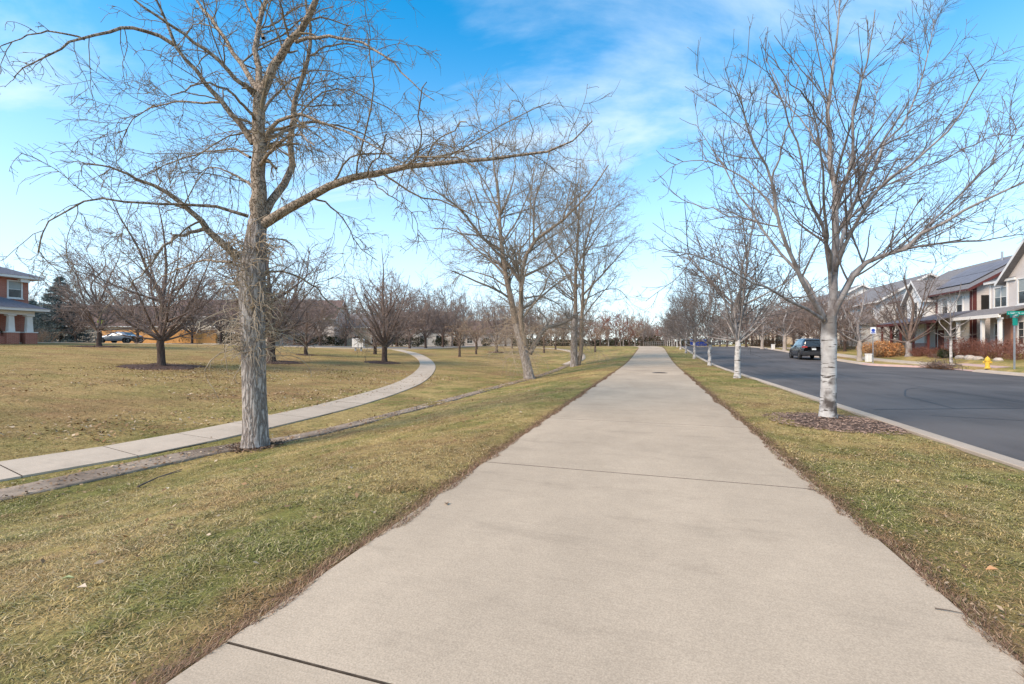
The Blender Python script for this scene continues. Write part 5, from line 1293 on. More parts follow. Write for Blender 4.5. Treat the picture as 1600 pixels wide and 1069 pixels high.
twig_shrub('shrub', *pd(1478, 34.4), .55, .55, .75, 40, M['twig_grey'], 'small dark evergreen shrub by the maroon porch', seed=95, group='shrubs in front of the houses', leaf=(1600,0.05,DG))
for i, (u, d) in enumerate([(1213,66),(1196,70),(1183,75)]):
    twig_shrub('shrub', *pd(u, d), 1.2, 2.4, 1.25, 60, M['bark_dark'], ['right','middle','left'][i] + ' one of three dark clipped shrubs before the tan house', seed=100+i, group='dark shrubs by the tan house', leaf=(1800,0.08,[(0.07,0.045,0.032),(0.05,0.04,0.025)]))
ROWS = [(480,70,2.2),(505,71,2.4),(525,72,2.2),(600,74,2.4),(625,76,2.2),(650,74,2.0),(690,82,2.4),(715,86,2.2),(300,62,1.8),(355,63,1.8),(880,100,2.5),(905,105,2.6),(930,112,2.6),(955,120,2.6),(975,128,2.6),(840,100,2.6),(808,98,2.6),(760,92,2.4)]
for i, (u, d, w_) in enumerate(ROWS):
    twig_shrub('shrub', *pd(u, d), 1.2, w_, 1.7, 50, M['bark_dark'], rank(ROWS, i) + ' of the dark shrubs below the houses beyond the left lawn', seed=120+i, rz=0, group='dark shrubs beyond the left lawn', leaf=(1500,0.11,DG+[(0.06,0.045,0.03)]))
twig_shrub('shrub', *pd(60, 45), 1.3, 1.0, 1.5, 90, M['twig_tan'], 'pale bare shrub at the corner of the brick house', seed=150)
# far-off wood closing the view, one mass of bare trees
def wood(spots, seed):
    rg = np.random.default_rng(seed); P, Rd = [], []
    for (x, y, h) in spots:
        for k in range(5):
            a = rg.uniform(0, 2*np.pi); z0 = g1(x, y)-0.1; sp_ = rg.uniform(0.05, 0.38)*h*(k > 0)
            pts = [(x, y, z0), (x+math.cos(a)*sp_*.15, y+math.sin(a)*sp_*.15, z0+h*.3), (x+math.cos(a)*sp_*.6, y+math.sin(a)*sp_*.6, z0+h*.62), (x+math.cos(a)*sp_, y+math.sin(a)*sp_, z0+h*rg.uniform(.7,1.0))]
            q, r_ = limb_from(pts, (0.13, 0.03), 5); P.append(q); Rd.append(r_)
    P = np.array(P); Rd = np.array(Rd)
    q1, r1_ = grow(P, Rd, rg, 0.85, 3, tmin=0.3, ang=(42,14), lr=(0.36,0.1), taper=0.3, rr=0.6, wig=0.12, trop=0.04, lmin=0.8, lmax=3.5, rmin=0.04, rend=0.6)
    q2, r2_ = grow(q1, r1_, rg, 1.5, 3, tmin=0.1, ang=(45,14), lr=(0.5,0.15), taper=0.3, rr=0.7, wig=0.15, trop=0.02, lmin=0.5, lmax=1.6, rmin=0.034, rend=0.6, cap=15000)
    V, F = tubes([(P, Rd, 3), (q1, r1_, 3), (q2, r2_, 3)])
    tag(link('woodland', npmesh('woodland', V, [F]), M['twig_mauve']), 'hazy band of distant bare trees along the horizon', 'woodland', kind='stuff')
rg_ = np.random.default_rng(99); sp = []
for u in np.arange(-60, 1010, 13):
    for k in range(2):
        d = rg_.uniform(118, 175); x, y = pd(u + rg_.uniform(-8, 8), d); sp.append((x, y, rg_.uniform(8, 14.5)))
for u in np.arange(1010, 1240, 13):
    d = rg_.uniform(150, 230); x, y = pd(u + rg_.uniform(-6, 6), d); sp.append((x, y, rg_.uniform(7, 11)))
wood(sp, 4)

n_ = 32000; uu = rg_.uniform(-80, 1330, n_); dd_ = rg_.uniform(120, 180, n_); uu[-6000:] = rg_.uniform(1000, 1110, 6000); dd_[-6000:] = rg_.uniform(186, 230, 6000); X = -SN*dd_ + CS*(uu-800)/FPX*dd_; Y = CS*dd_ + SN*(uu-800)/FPX*dd_
ok = (X < 2) | (X > 27) | (Y > 175); X, Y = X[ok], Y[ok]; n_ = len(X)
top = 1.2 + 2.2*vnoise(X*0.12, Y*0.05, 51); Zs = gz(X, Y) + top*rg_.uniform(0, 1, n_)**1.2
a = rg_.normal(size=(n_,3)); a /= np.linalg.norm(a, axis=1)[:,None]; b_ = np.cross(a, rg_.normal(size=(n_,3))); b_ /= np.linalg.norm(b_, axis=1)[:,None]
s = rg_.uniform(0.25, 0.6, n_)[:,None]; p = np.c_[X, Y, Zs]
me = npmesh('undergrowth', np.stack([p-a*s, p+b_*s*.5, p+a*s, p-b_*s*.5], 1).reshape(-1,3), [np.arange(n_*4).reshape(-1,4)])
setcol(me, np.repeat(np.array([(0.06,0.05,0.032),(0.09,0.065,0.05),(0.045,0.045,0.026)])[rg_.integers(0,3,n_)], 4, 0))
tag(link('undergrowth', me, M['leaf']), 'dark scrub at the foot of the distant trees', 'scrub', kind='stuff')
# ------------------------------------------------------------------ cars
def loft_car(root, st, paint, nstep=6):
    """st: stations (x, z_low, z_belt, z_top, half_low, half_belt, half_top). Body as one lofted skin."""
    S = np.array(st, float); xs_ = S[:,0]
    fx = np.concatenate([np.linspace(xs_[i], xs_[i+1], nstep, endpoint=False) for i in range(len(xs_)-1)] + [[xs_[-1]]])
    Q = np.stack([np.interp(fx, xs_, S[:,k]) for k in range(7)], 1)
    def sec(q):
        x, zl, zb, zt, hl, hb, ht = q
        return [(x,-hl*0.86,zl),(x,-hl,zl+0.10),(x,-hl-0.02,zl+(zb-zl)*0.5),(x,-hb,zb-0.03),(x,-hb+0.015,zb),(x,-hb+(hb-ht)*0.45,zb+(zt-zb)*0.5),(x,-ht,zt-min(0.10,(zt-zb)*0.35)-0.0),(x,-ht+0.10,zt-0.02*(zt>zb+0.1)),(x,0,zt+0.0)]
    rows = []
    for q in Q:
        s = sec(q); rows.append(s + [(p[0],-p[1],p[2]) for p in s[-2::-1]])
    c = len(rows[0]); v = [p for r in rows for p in r]
    f = [(i*c+j, i*c+j+1, (i+1)*c+j+1, (i+1)*c+j) for i in range(len(rows)-1) for j in range(c-1)]
    f += [(i*c+c-1, i*c, (i+1)*c, (i+1)*c+c-1) for i in range(len(rows)-1)]
    f += [tuple(range(c)), tuple(len(v)-1-k for k in range(c))]
    link('body', mesh('body', v, f, True), paint, root)
    def side(x, t, s_, off=0.008):
        """point on the flank between belt (t=0) and top (t=1)"""
        q = [np.interp(x, xs_, S[:,k]) for k in range(7)]; a = sec(q); A, B_, C_ = a[4], a[5], a[6]
        p = [A[i]+(B_[i]-A[i])*t*2 if t < .5 else B_[i]+(C_[i]-B_[i])*(t*2-1) for i in range(3)]
        return (p[0], s_*(abs(p[1])+off), p[2])
    return side
def wheel(root, x, y, r=0.34, w=0.22):
    o = MB()
    n = 24; prof = [(r*0.62,-w/2),(r*0.94,-w/2),(r,-w/2+0.03),(r,w/2-0.03),(r*0.94,w/2),(r*0.62,w/2)]
    vs = [(a*math.cos(2*math.pi*k/n), b_, a*math.sin(2*math.pi*k/n)) for a, b_ in prof for k in range(n)]
    fs = [(i*n+k, i*n+(k+1)%n, ((i+1)%6)*n+(k+1)%n, ((i+1)%6)*n+k) for i in range(6) for k in range(n)]
    o.add(vs, fs); t_ = o.build('wheel', M['rubber'], root, (x, y, r))
    s = 1 if y > 0 else -1
    rm = MB(); yo = s*(w/2-0.02)
    for k in range(5):
        a = 2*math.pi*k/5; b0, b1 = a-0.22, a+0.22
        q = [(math.cos(b0)*0.05,yo+s*.01,math.sin(b0)*0.05),(math.cos(a-.12)*r*.6,yo,math.sin(a-.12)*r*.6),(math.cos(a+.12)*r*.6,yo,math.sin(a+.12)*r*.6),(math.cos(b1)*0.05,yo+s*.01,math.sin(b1)*0.05)]
        rm.add(q + [(p[0],p[1]-s*0.05,p[2]) for p in q], [(0,1,2,3),(7,6,5,4),(0,4,5,1),(1,5,6,2),(2,6,7,3),(3,7,4,0)])
    for k in range(n):
        a, b_ = 2*math.pi*k/n, 2*math.pi*(k+1)/n
        rm.add([(math.cos(q)*rr_, yy, math.sin(q)*rr_) for q in (a,b_) for rr_, yy in ((r*.55,yo-s*.01),(r*.63,yo-s*.01))], [(0,1,3,2)])
    rm.build('rim', M['rim'], t_)
    MB().tube([(0,yo-s*0.08,0),(0,yo-s*0.06,0)], r*0.56, 16).build('brake_disc', M['plastic'], t_)
def patch(root, name, side, pts, s_, m, off=0.010):
    v = [side(x, t, s_, off) for x, t in pts]
    return MB().add(v, [tuple(range(len(v))) if s_ < 0 else tuple(range(len(v)-1,-1,-1))]).build(name, m, root)
# dark SUV parked facing away: x forward in its own frame, tail toward the viewer
cx, cy = 13.62, 48.0
suv = empty('parked_car', (cx, cy, roadtop(cx, cy)), R(90), 'dark blue-black SUV parked at the far kerb, seen from behind', 'car')
suv.scale = (0.93, 1.0, 1.14)
st = [(-2.28,0.42,0.86,1.02,0.80,0.78,0.60),(-2.22,0.36,0.98,1.20,0.88,0.86,0.62),(-2.05,0.30,1.02,1.50,0.90,0.88,0.63),(-1.75,0.28,1.03,1.63,0.91,0.89,0.64),(-0.6,0.26,1.02,1.68,0.92,0.90,0.66),(0.25,0.26,1.01,1.66,0.92,0.90,0.66),(0.75,0.26,1.0,1.45,0.92,0.90,0.68),(1.25,0.27,0.98,1.08,0.91,0.88,0.72),(1.9,0.30,0.92,0.98,0.88,0.84,0.66),(2.2,0.36,0.80,0.86,0.80,0.74,0.5),(2.3,0.42,0.66,0.70,0.66,0.6,0.4)]
sd = loft_car(suv, st, M['carblack'])
for s_ in (-1, 1):
    patch(suv, 'side_window', sd, [(-1.95,0.12),(-1.35,0.10),(-1.35,0.86),(-1.72,0.86)], s_, M['carglass'])
    patch(suv, 'side_window', sd, [(-1.28,0.10),(-0.38,0.10),(-0.38,0.90),(-1.28,0.88)], s_, M['carglass'])
    patch(suv, 'side_window', sd, [(-0.30,0.10),(0.78,0.10),(0.58,0.55),(0.22,0.90),(-0.30,0.90)], s_, M['carglass'])
    m_ = MB().box(0.50,0.72, s_*0.93 if s_>0 else -1.12, 1.12 if s_>0 else -0.93, 1.0,1.16, 0.03).build('mirror', M['carblack'], suv)
    MB().tube([(-1.6,s_*0.60,1.665),(-1.4,s_*0.62,1.72),(0.0,s_*0.63,1.74),(0.25,s_*0.62,1.68)], 0.022, 6).build('roof_rail', M['plastic'], suv)
    MB().box(-2.30,-2.06, min(s_*0.90,s_*0.50), max(s_*0.90,s_*0.50), 0.93, 1.05, 0.02).build('tail_lamp', M['lamp_red'], suv)
    for dx_ in (-0.95, 0.05): MB().box(dx_-0.1, dx_+0.1, min(s_*0.935,s_*0.905), max(s_*0.935,s_*0.905), 0.86, 0.89).build('door_handle', M['carblack'], suv)
    for wx in (-1.38, 1.40):
        n = 18; ar = [(wx+math.cos(math.pi*k/n)*0.44, 0.34+math.sin(math.pi*k/n)*0.44) for k in range(n+1)]; ai = [(wx+math.cos(math.pi*k/n)*0.36, 0.34+math.sin(math.pi*k/n)*0.36) for k in range(n+1)]
        poly = ar + ai[::-1]
        v = [(p[0], s_*0.955, p[1]) for p in ar] + [(p[0], s_*0.955, p[1]) for p in ai] + [(p[0], s_*0.86, p[1]) for p in ar] + [(p[0], s_*0.86, p[1]) for p in ai]; k_ = n+1
        f = [(i,i+1,k_+i+1,k_+i) for i in range(n)] + [(i,2*k_+i,2*k_+i+1,i+1) for i in range(n)] + [(k_+i,k_+i+1,3*k_+i+1,3*k_+i) for i in range(n)]
        MB().add(v, f).build('wheel_arch', M['plastic'], suv)
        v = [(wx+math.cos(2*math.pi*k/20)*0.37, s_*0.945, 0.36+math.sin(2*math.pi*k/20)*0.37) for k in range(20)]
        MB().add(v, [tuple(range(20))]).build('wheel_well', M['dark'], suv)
        wheel(suv, wx, s_*0.86, 0.355)
    MB().box(-1.0,1.0, min(s_*0.945,s_*0.85), max(s_*0.945,s_*0.85), 0.25, 0.40).build('sill_trim', M['plastic'], suv)
MB().add([(-2.275,-0.66,1.10),(-2.275,0.66,1.10),(-2.10,0.58,1.50),(-2.10,-0.58,1.50)], [(0,1,2,3)]).build('rear_window', M['carglass'], suv)
MB().box(-2.18,-1.85,-0.6,0.6,1.535,1.58,0.02).build('roof_spoiler', M['carblack'], suv)
MB().box(-2.38,-2.1,-0.88,0.88,0.38,0.62,0.05).build('rear_bumper', M['plastic'], suv)
MB().box(-2.325,-2.28,-0.16,0.16,0.75,0.87).build('number_plate', M['plate'], suv)
MB().add([(0.80,-0.62,1.42),(0.80,0.62,1.42),(1.23,0.70,1.11),(1.23,-0.70,1.11)], [(0,1,2,3)]).build('windscreen', M['carglass'], suv)
# silver sedan on the left street
sx_, sy_ = pd(187, 56)
sed = empty('parked_car', (sx_, sy_, g1(sx_, sy_)+0.03), TH + R(182), 'silver-blue sedan parked before the cedar fence on the left', 'car')
st = [(-2.3,0.40,0.78,0.84,0.68,0.66,0.5),(-2.15,0.30,0.90,0.96,0.84,0.82,0.6),(-1.6,0.26,0.94,1.02,0.88,0.85,0.62),(-0.9,0.24,0.93,1.36,0.89,0.86,0.60),(-0.2,0.24,0.92,1.42,0.89,0.87,0.61),(0.4,0.24,0.91,1.34,0.89,0.87,0.62),(1.05,0.24,0.88,0.98,0.88,0.85,0.66),(1.8,0.26,0.78,0.82,0.86,0.80,0.6),(2.2,0.32,0.66,0.70,0.76,0.68,0.45),(2.3,0.40,0.56,0.6,0.62,0.55,0.36)]
sd = loft_car(sed, st, M['carsilver'])
for s_ in (-1, 1):
    patch(sed, 'side_window', sd, [(-1.35,0.15),(-0.45,0.12),(-0.45,0.88),(-0.95,0.85)], s_, M['carglass'])
    patch(sed, 'side_window', sd, [(-0.38,0.12),(0.72,0.15),(0.35,0.85),(-0.38,0.88)], s_, M['carglass'])
    MB().box(0.5,0.66, min(s_*0.9,s_*1.06), max(s_*0.9,s_*1.06), 0.92,1.04,0.02).build('mirror', M['carsilver'], sed)
    MB().box(2.05,2.24, min(s_*0.74,s_*0.5), max(s_*0.74,s_*0.5), 0.58,0.70,0.02).build('headlamp', M['lamp_clear'], sed)
    MB().box(-2.3,-2.12, min(s_*0.78,s_*0.5), max(s_*0.78,s_*0.5), 0.74,0.86,0.02).build('tail_lamp', M['lamp_red'], sed)
    for wx in (-1.35, 1.38):
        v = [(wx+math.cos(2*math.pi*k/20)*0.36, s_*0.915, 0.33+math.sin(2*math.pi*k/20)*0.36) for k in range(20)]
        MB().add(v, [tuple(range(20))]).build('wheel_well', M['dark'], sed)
        wheel(sed, wx, s_*0.84, 0.325, 0.21)
MB().add([(0.45,-0.58,1.33),(0.45,0.58,1.33),(1.02,0.64,1.0),(1.02,-0.64,1.0)], [(0,1,2,3)]).build('windscreen', M['carglass'], sed)
MB().add([(-0.95,-0.56,1.35),(-0.95,0.56,1.35),(-1.55,0.60,1.05),(-1.55,-0.60,1.05)], [(0,3,2,1)]).build('rear_window', M['carglass'], sed)
# dark motorcycle at its tail
mx_, my_ = pd(210, 54)
mc = empty('motorcycle', (mx_, my_, g1(mx_, my_)+0.03), TH + R(186), 'dark motorcycle parked at the tail of the silver sedan', 'motorcycle')
for wx in (-0.7, 0.7): wheel(mc, wx, 0.001, 0.31, 0.13)
MB().tube([(0.7,0,0.31),(0.48,0,0.72),(0.38,0,0.98)], 0.035, 8).build('fork', M['metal'], mc)
MB().tube([(0.38,-0.38,1.02),(0.42,-0.2,1.06),(0.42,0.2,1.06),(0.38,0.38,1.02)], 0.018, 6).build('handlebar', M['plastic'], mc)
MB().lathe([(0.05,0.56),(0.19,0.62),(0.22,0.75),(0.17,0.86),(0.05,0.9)], 12, (0.12,0,0)).build('fuel_tank', M['carblack'], mc)
MB().box(-0.65,-0.05,-0.14,0.14,0.66,0.78,0.05).build('seat', M['plastic'], mc)
MB().box(-0.25,0.3,-0.16,0.16,0.22,0.56,0.06).build('engine', M['iron'], mc)
MB().tube([(0.1,-0.17,0.3),(-0.3,-0.2,0.24),(-0.85,-0.2,0.34)], 0.045, 8).build('exhaust', M['metal'], mc)
MB().tube([(0.52,0,0.86),(0.62,0,0.86)], 0.09, 10).build('headlamp', M['lamp_clear'], mc)

# ------------------------------------------------------------------ street furniture
hx, hy = pd(1543, 26.8)
hyd = empty('fire_hydrant', (hx, hy, g1(hx, hy)), R(-60), 'yellow fire hydrant on the grass across the road', 'fire hydrant')
MB().lathe([(0.15,0),(0.15,0.05),(0.115,0.06),(0.11,0.12),(0.105,0.14),(0.105,0.44),(0.14,0.455),(0.14,0.50),(0.125,0.505)], 18).build('barrel', M['yellow'], hyd, smooth=False)
MB().lathe([(0.125,0.505),(0.12,0.56),(0.10,0.62),(0.06,0.665),(0.03,0.68),(0.03,0.74),(0.0,0.742)], 18).build('bonnet', M['yellow'], hyd)
for a in (0, 90, 180):
    ca, sa = math.cos(R(a)), math.sin(R(a)); r_ = 0.075 if a == 90 else 0.055
    MB().tube([(ca*0.09,sa*0.09,0.37),(ca*0.155,sa*0.155,0.37)], r_*0.8, 12).tube([(ca*0.155,sa*0.155,0.37),(ca*0.205,sa*0.205,0.37)], r_, 12).tube([(ca*0.205,sa*0.205,0.37),(ca*0.225,sa*0.225,0.37)], 0.02, 6).build('nozzle_cap', M['yellow'], hyd)
# street name sign
gx, gy = pd(1585, 25.6)
sg = empty('street_sign', (gx, gy, g1(gx, gy)), R(17), 'green street name sign on a galvanised post at the right edge', 'street sign')
MB().box(-0.03,0.03,-0.03,0.03,-0.2,2.95).build('post', M['metal'], sg)
def blade(z, rz, w, x0, words):
    b_ = MB().box(x0, x0+w, -0.008, 0.008, z, z+0.22, 0).build('sign_blade', M['green'], sg); b_.rotation_euler = (0,0,rz)
    # raised white legend: the words are too small to read in the photograph, so only their strokes are cut
    rr_ = random.Random(int(z*10)); m_ = MB(); x = x0+0.08
    for n_ in words:
        for k in range(n_):
            hh = rr_.choice([0.07,0.07,0.11]); 
            for yy in (-0.011, 0.0085): m_.box(x, x+0.016, yy, yy+0.0025, z+0.06, z+0.06+hh); m_.box(x+0.016, x+0.042, yy, yy+0.0025, z+0.06+rr_.choice([0,0.03,0.054]), z+0.078+rr_.choice([0,0.03,0.054]))
            x += 0.062
        x += 0.06
    m_.build('legend', M['signwhite'], b_)
blade(3.10, 0.0, 1.25, -0.42, (1, 9, 3)); blade(2.98-0.24+0.24, R(62), 0.95, -0.46, (6, 2))
MB().box(-0.05,0.05,-0.05,0.05,2.953,3.10).build('bracket', M['metal'], sg)
MB().box(-0.14,0.14,-0.045,-0.033,2.5,2.93).build('sign_blade', M['green'], sg)
# blue symbol sign
bx_, by_ = pd(1364, 34.5)
bs = empty('road_sign', (bx_, by_, g1(bx_, by_)), R(8), 'small white sign with blue symbol on a thin post across the road', 'sign')
MB().box(-0.025,0.025,-0.02,0.02,-0.2,2.75).build('post', M['metal'], bs)
pl_ = MB().box(-0.19,0.19,-0.035,-0.022,2.26,2.76).build('plate', M['signwhite'], bs)
MB().lathe([(0.0,-0.003),(0.13,-0.003),(0.13,0.003),(0.0,0.003)], 16).build('symbol', M['blue'], pl_, (0,-0.0395,2.52)).rotation_euler = (R(90),0,0)
MB().box(-0.15,0.15,-0.04,-0.0352,2.30,2.37).build('symbol', M['blue'], pl_)
# utility box
ux_, uy_ = pd(1357, 36.2)
ub = empty('utility_box', (ux_, uy_, g1(ux_, uy_)), R(10), 'small pale utility pedestal beside the orange shrub', 'utility box')
MB().box(-0.19,0.19,-0.15,0.15,-0.05,0.56,0.03).build('cabinet', M['white'], ub); MB().box(-0.21,0.21,-0.17,0.17,0.563,0.64,0.03).build('lid', M['white'], ub)
u2x, u2y = pd(1208, 60)
ub2 = empty('utility_box', (u2x, u2y, g1(u2x, u2y)), 0, 'small pale utility pedestal on the far verge left of the dark car', 'utility box')
MB().box(-0.2,0.2,-0.18,0.18,-0.05,0.58,0.03).build('cabinet', M['white'], ub2); MB().box(-0.22,0.22,-0.2,0.2,0.583,0.66,0.03).build('lid', M['white'], ub2)
# brush pile on the ramp corner
qx, qy = pd(1442, 29.8)
qx, qy = 17.9+0.0, 36.3
bz = roadtop(min(qx,18.3), qy)
bp_ = empty('brush_pile', (18.0, 36.6, float(roadz(17.9,36.6))+0.03), 0, 'heap of cut branches lying at the corner across the road', 'brush pile')
rg = np.random.default_rng(5); n = 170
p0 = np.c_[rg.normal(0,0.35,n), rg.normal(0,0.8,n), np.abs(rg.normal(0.15,0.14,n))]; d = rg.normal(size=(n,3)); d[:,2] = np.abs(d[:,2])*0.6; d[:,1] *= 1.3; d /= np.linalg.norm(d,axis=1)[:,None]
out = np.zeros((n,5,3)); out[:,0] = p0; ln_ = rg.uniform(0.3,1.0,n)
for k in range(1,5):
    d = d + rg.normal(size=(n,3))*0.2; d /= np.linalg.norm(d,axis=1)[:,None]; out[:,k] = out[:,k-1]+d*(ln_/4)[:,None]
out[:,:,2] = np.maximum(out[:,:,2], 0.012)
V, F = tubes([(out, np.full((n,5),0.012)*np.linspace(1,.5,5), 4)]); link('branches', npmesh('branches', V, [F]), M['limb_dark'], bp_)
tag(leaf_cloud('leaves', 500, (0.5,1.3,0.3), 0.06, [(0.16,0.08,0.045),(0.22,0.12,0.07)], 9, parent=bp_, ctr=(0,0,0.1)), kind='stuff')
# manhole lid set in the path
mhx, mhy, mhz, _ = hit(1031, 584)
mh = empty('manhole_cover', (mhx-0.0, mhy, g1(mhx,mhy)+0.037), 0, 'round iron cover set in the concrete path', 'manhole cover')
MB().lathe([(0.38,-0.02),(0.38,0.004),(0.33,0.005)], 32).build('frame', M['iron'], mh)
lid = MB().lathe([(0.325,-0.02),(0.325,0.010),(0.30,0.013)], 32).build('lid', M['iron'], mh)
for k in range(-3, 4): w_ = math.sqrt(max(0.0, 0.27**2-(k*0.08)**2)); MB().box(-w_, w_, k*0.08-0.015, k*0.08+0.015, 0.0135, 0.019).build('rib', M['iron'], lid)
# cluster mailboxes
mbx, mby = pd(560, 50)
for i, dx_ in enumerate((-0.32, 0.32)):
    c_ = empty('mailbox', (mbx+dx_*CS, mby+dx_*SN, g1(mbx, mby)), TH, 'white cluster mailbox on a pedestal, %s of the pair beyond the lawn' % ('left' if i == 0 else 'right'), 'mailbox', 'cluster mailboxes')
    MB().box(-0.08,0.08,-0.08,0.08,-0.05,0.42).build('pedestal', M['metal'], c_)
    cab = MB().box(-0.31,0.31,-0.24,0.24,0.423,1.42,0.02).build('cabinet', M['signwhite'], c_)
    for a in range(2):
        for b_ in range(6): MB().box(-0.29+a*0.295,-0.015+a*0.295,-0.252,-0.241,0.46+b_*0.155,0.60+b_*0.155).build('door', M['white'], cab)
# lime warning signs
for u, d, lab in ((158, 52, 'lime warning sign peeking out beside the bare tree near the silver car'), (1057, 96, 'lime warning sign among the verge trees near the crest')):
    x, y = pd(u, d); s_ = empty('warning_sign', (x, y, g1(x, y)), TH, lab, 'sign')
    MB().box(-0.025,0.025,-0.02,0.02,-0.2,2.9).build('post', M['metal'], s_)
    r_ = 0.5; MB().prism([(0,2.95+r_-0.5),(r_*.95,2.95-0.5),(0,2.95-r_-0.5),(-r_*.95,2.95-0.5)], -0.035, -0.022, 'y').build('plate', M['lime'], s_)
# blue roll-off bins
for i, (u, d) in enumerate(((1086, 104), (1096, 101))):
    x, y = pd(u, d); x = min(x, 13); z_ = roadtop(x, y)
    b_ = empty('dumpster', (x, y, z_), R(6), 'blue dumpster standing on the road, %s of the two' % ('left' if i == 0 else 'right'), 'dumpster', 'blue dumpsters')
    MB().prism([(-0.95,0.15),(0.95,0.15),(1.0,1.35),(1.0,1.45),(-1.0,1.45),(-1.0,1.35)], -0.7, 0.7, 'y').build('bin', M['binblue'], b_)
    for k in (-0.6, 0, 0.6): MB().box(k-0.05,k+0.05,-0.76,-0.702,0.2,1.35).build('rib', M['binblue'], b_)
    for s_ in (-1, 1): MB().slab([(min(0,s_*1.02)+(.01 if s_>0 else 0),-0.74,1.47),(max(0,s_*1.02)-(.01 if s_<0 else 0),-0.74,1.47),(max(0,s_*1.02)-(.01 if s_<0 else 0),0.74,1.66),(min(0,s_*1.02)+(.01 if s_>0 else 0),0.74,1.66)],0.05).build('lid', M['binblue'], b_)
    for a in (-0.7, 0.7):
        for c in (-0.5, 0.5): MB().tube([(a,c-0.04,0.075),(a,c+0.04,0.075)], 0.075, 10).build('castor', M['rubber'], b_)
# low railing past the crest of the path
rl = empty('railing', (*pd(1006, 112), g1(*pd(1006, 112))), 0, 'pale low post railing past the crest of the path', 'railing')
a0 = pd(1006, 112); a1 = pd(1040, 92); dv = (a1[0]-a0[0], a1[1]-a0[1])
for k in range(12): MB().box(dv[0]*k/11-0.06, dv[0]*k/11+0.06, dv[1]*k/11-0.06, dv[1]*k/11+0.06, -0.1, 0.95).build('post', M['street'], rl)
MB().tube([(0,0,1.0),(dv[0],dv[1],1.0)], 0.045, 6).tube([(0,0,0.55),(dv[0],dv[1],0.55)], 0.035, 6).build('rail', M['street'], rl)
# stones edging the yards
for i, (u, d, s_) in enumerate([(1528,31.4,.3),(1515,32.2,.36),(1560,29.6,.26),(1500,33.2,.3),(1455,36.5,.26),(1430,38.6,.24)]):
    x, y = pd(u, d); rg = random.Random(i); n_ = 10; vs = []
    for z_, q in ((-0.1,0.9),(0.1,1.0),(0.28,0.8),(0.36,0.4)):
        for k in range(n_): a = 2*math.pi*k/n_; r_ = s_*q*rg.uniform(.85,1.12); vs.append((math.cos(a)*r_*0.8, math.sin(a)*r_*1.4, z_*s_*2.2))
    fs = [(j*n_+k, j*n_+(k+1)%n_, (j+1)*n_+(k+1)%n_, (j+1)*n_+k) for j in range(3) for k in range(n_)] + [tuple(3*n_+k for k in range(n_))]
    tag(link('boulder', mesh('boulder', vs, fs), M['stone'], None, (x, y, g1(x,y))), rank([(1528,),(1515,),(1560,),(1500,),(1455,),(1430,)], i) + ' of the pale boulders before the porches on the right', 'boulder', 'landscape boulders')

# ------------------------------------------------------------------ grass, leaves, sticks
rng = np.random.default_rng(2)
def dist_line(x, y, P):
    dm = np.full(len(x), 1e9)
    for i in range(0, len(P)-1):
        a, b_ = P[i], P[i+1]; ab = b_-a; t_ = np.clip(((x-a[0])*ab[0]+(y-a[1])*ab[1])/(ab@ab), 0, 1)
        dm = np.minimum(dm, np.hypot(x-a[0]-t_*ab[0], y-a[1]-t_*ab[1]))
    return dm
NB = 660000
d_ = np.exp(rng.uniform(np.log(1.25), np.log(46), NB*2)); acc = rng.random(NB*2) < np.clip((d_/4.2)**2, 0, 1)*np.clip(7/d_, 0, 1)**0.55 + 0.0
d_ = d_[acc]; ph = rng.uniform(-1.75, 1.75, len(d_)); u_ = 800 + ph*FPX
x = -SN*d_ + CS*ph*d_; y = CS*d_ + SN*ph*d_
ok = (x < 4.2) & (x > -46) & ((x < -1.90) | (x > 1.555)) & (y > -2)
ok &= ~((x > 4.1) & (x < 21))
x, y, d_ = x[ok], y[ok], d_[ok]
near = x < -6
dw = np.full(len(x), 9.0); dw[near] = np.minimum(dist_line(x[near], y[near], WALKC[::3]) - 0.70, dist_line(x[near], y[near], PANC[::3]) - 0.26)
ok = dw > rng.uniform(-0.05, 0.06, len(x))
ok &= np.hypot(x-b4[0]-0.02, y-b4[1]+0.3) > 0.6 + 0.35*rng.random(len(x))
x, y, d_ = x[ok], y[ok], d_[ok]; n = len(x)
edge = np.minimum(np.abs(x+1.95), np.abs(x-1.6))
Z = gz(x, y) + ((vnoise(x*1.3, y*1.3, 3)-.5)*0.05 + (vnoise(x*4, y*4, 5)-.5)*0.02)*np.clip(np.maximum(-2.05-x, x-1.68)*2, 0, 1)*(x > -9) - 0.004
C = grass_colour(x, y)
flip = rng.random(n)
tint = np.where((flip < 0.26)[:,None], np.array([[0.50,0.39,0.235]]), np.where((flip > 0.74)[:,None], np.array([[0.15,0.155,0.05]]), C))
tint = tint*0.6 + C*0.4; ed_ = (edge < 0.17)[:,None]; tint = np.where(ed_, C*0.8 + tint*0.2, tint)
og = np.clip((vnoise(x*1.7+9, y*1.7, 41)*0.6 + vnoise(x*6, y*6, 42)*0.4 - 0.52)*4, 0, 1)[:,None]
tint = tint*(1-0.55*og) + np.array([[0.30,0.175,0.085]])*0.55*og
tint *= rng.uniform(0.35, 1.55, (n,1))
clump = vnoise(x*7, y*7, 22)
hgt = (0.010 + 0.026*clump*rng.random(n))*(1 + 0.02*d_) * np.where(edge < 0.12, 0.8, 1.0)
wid = 0.0019*(1 + 0.16*d_)
az = rng.uniform(0, 2*np.pi, n); ln = rng.normal(1.15, 0.5, n)*(hgt+0.008)*1.5
dirx, diry = np.cos(az), np.sin(az); px_, py_ = -diry*wid, dirx*wid
g_n = d_ < 6.5
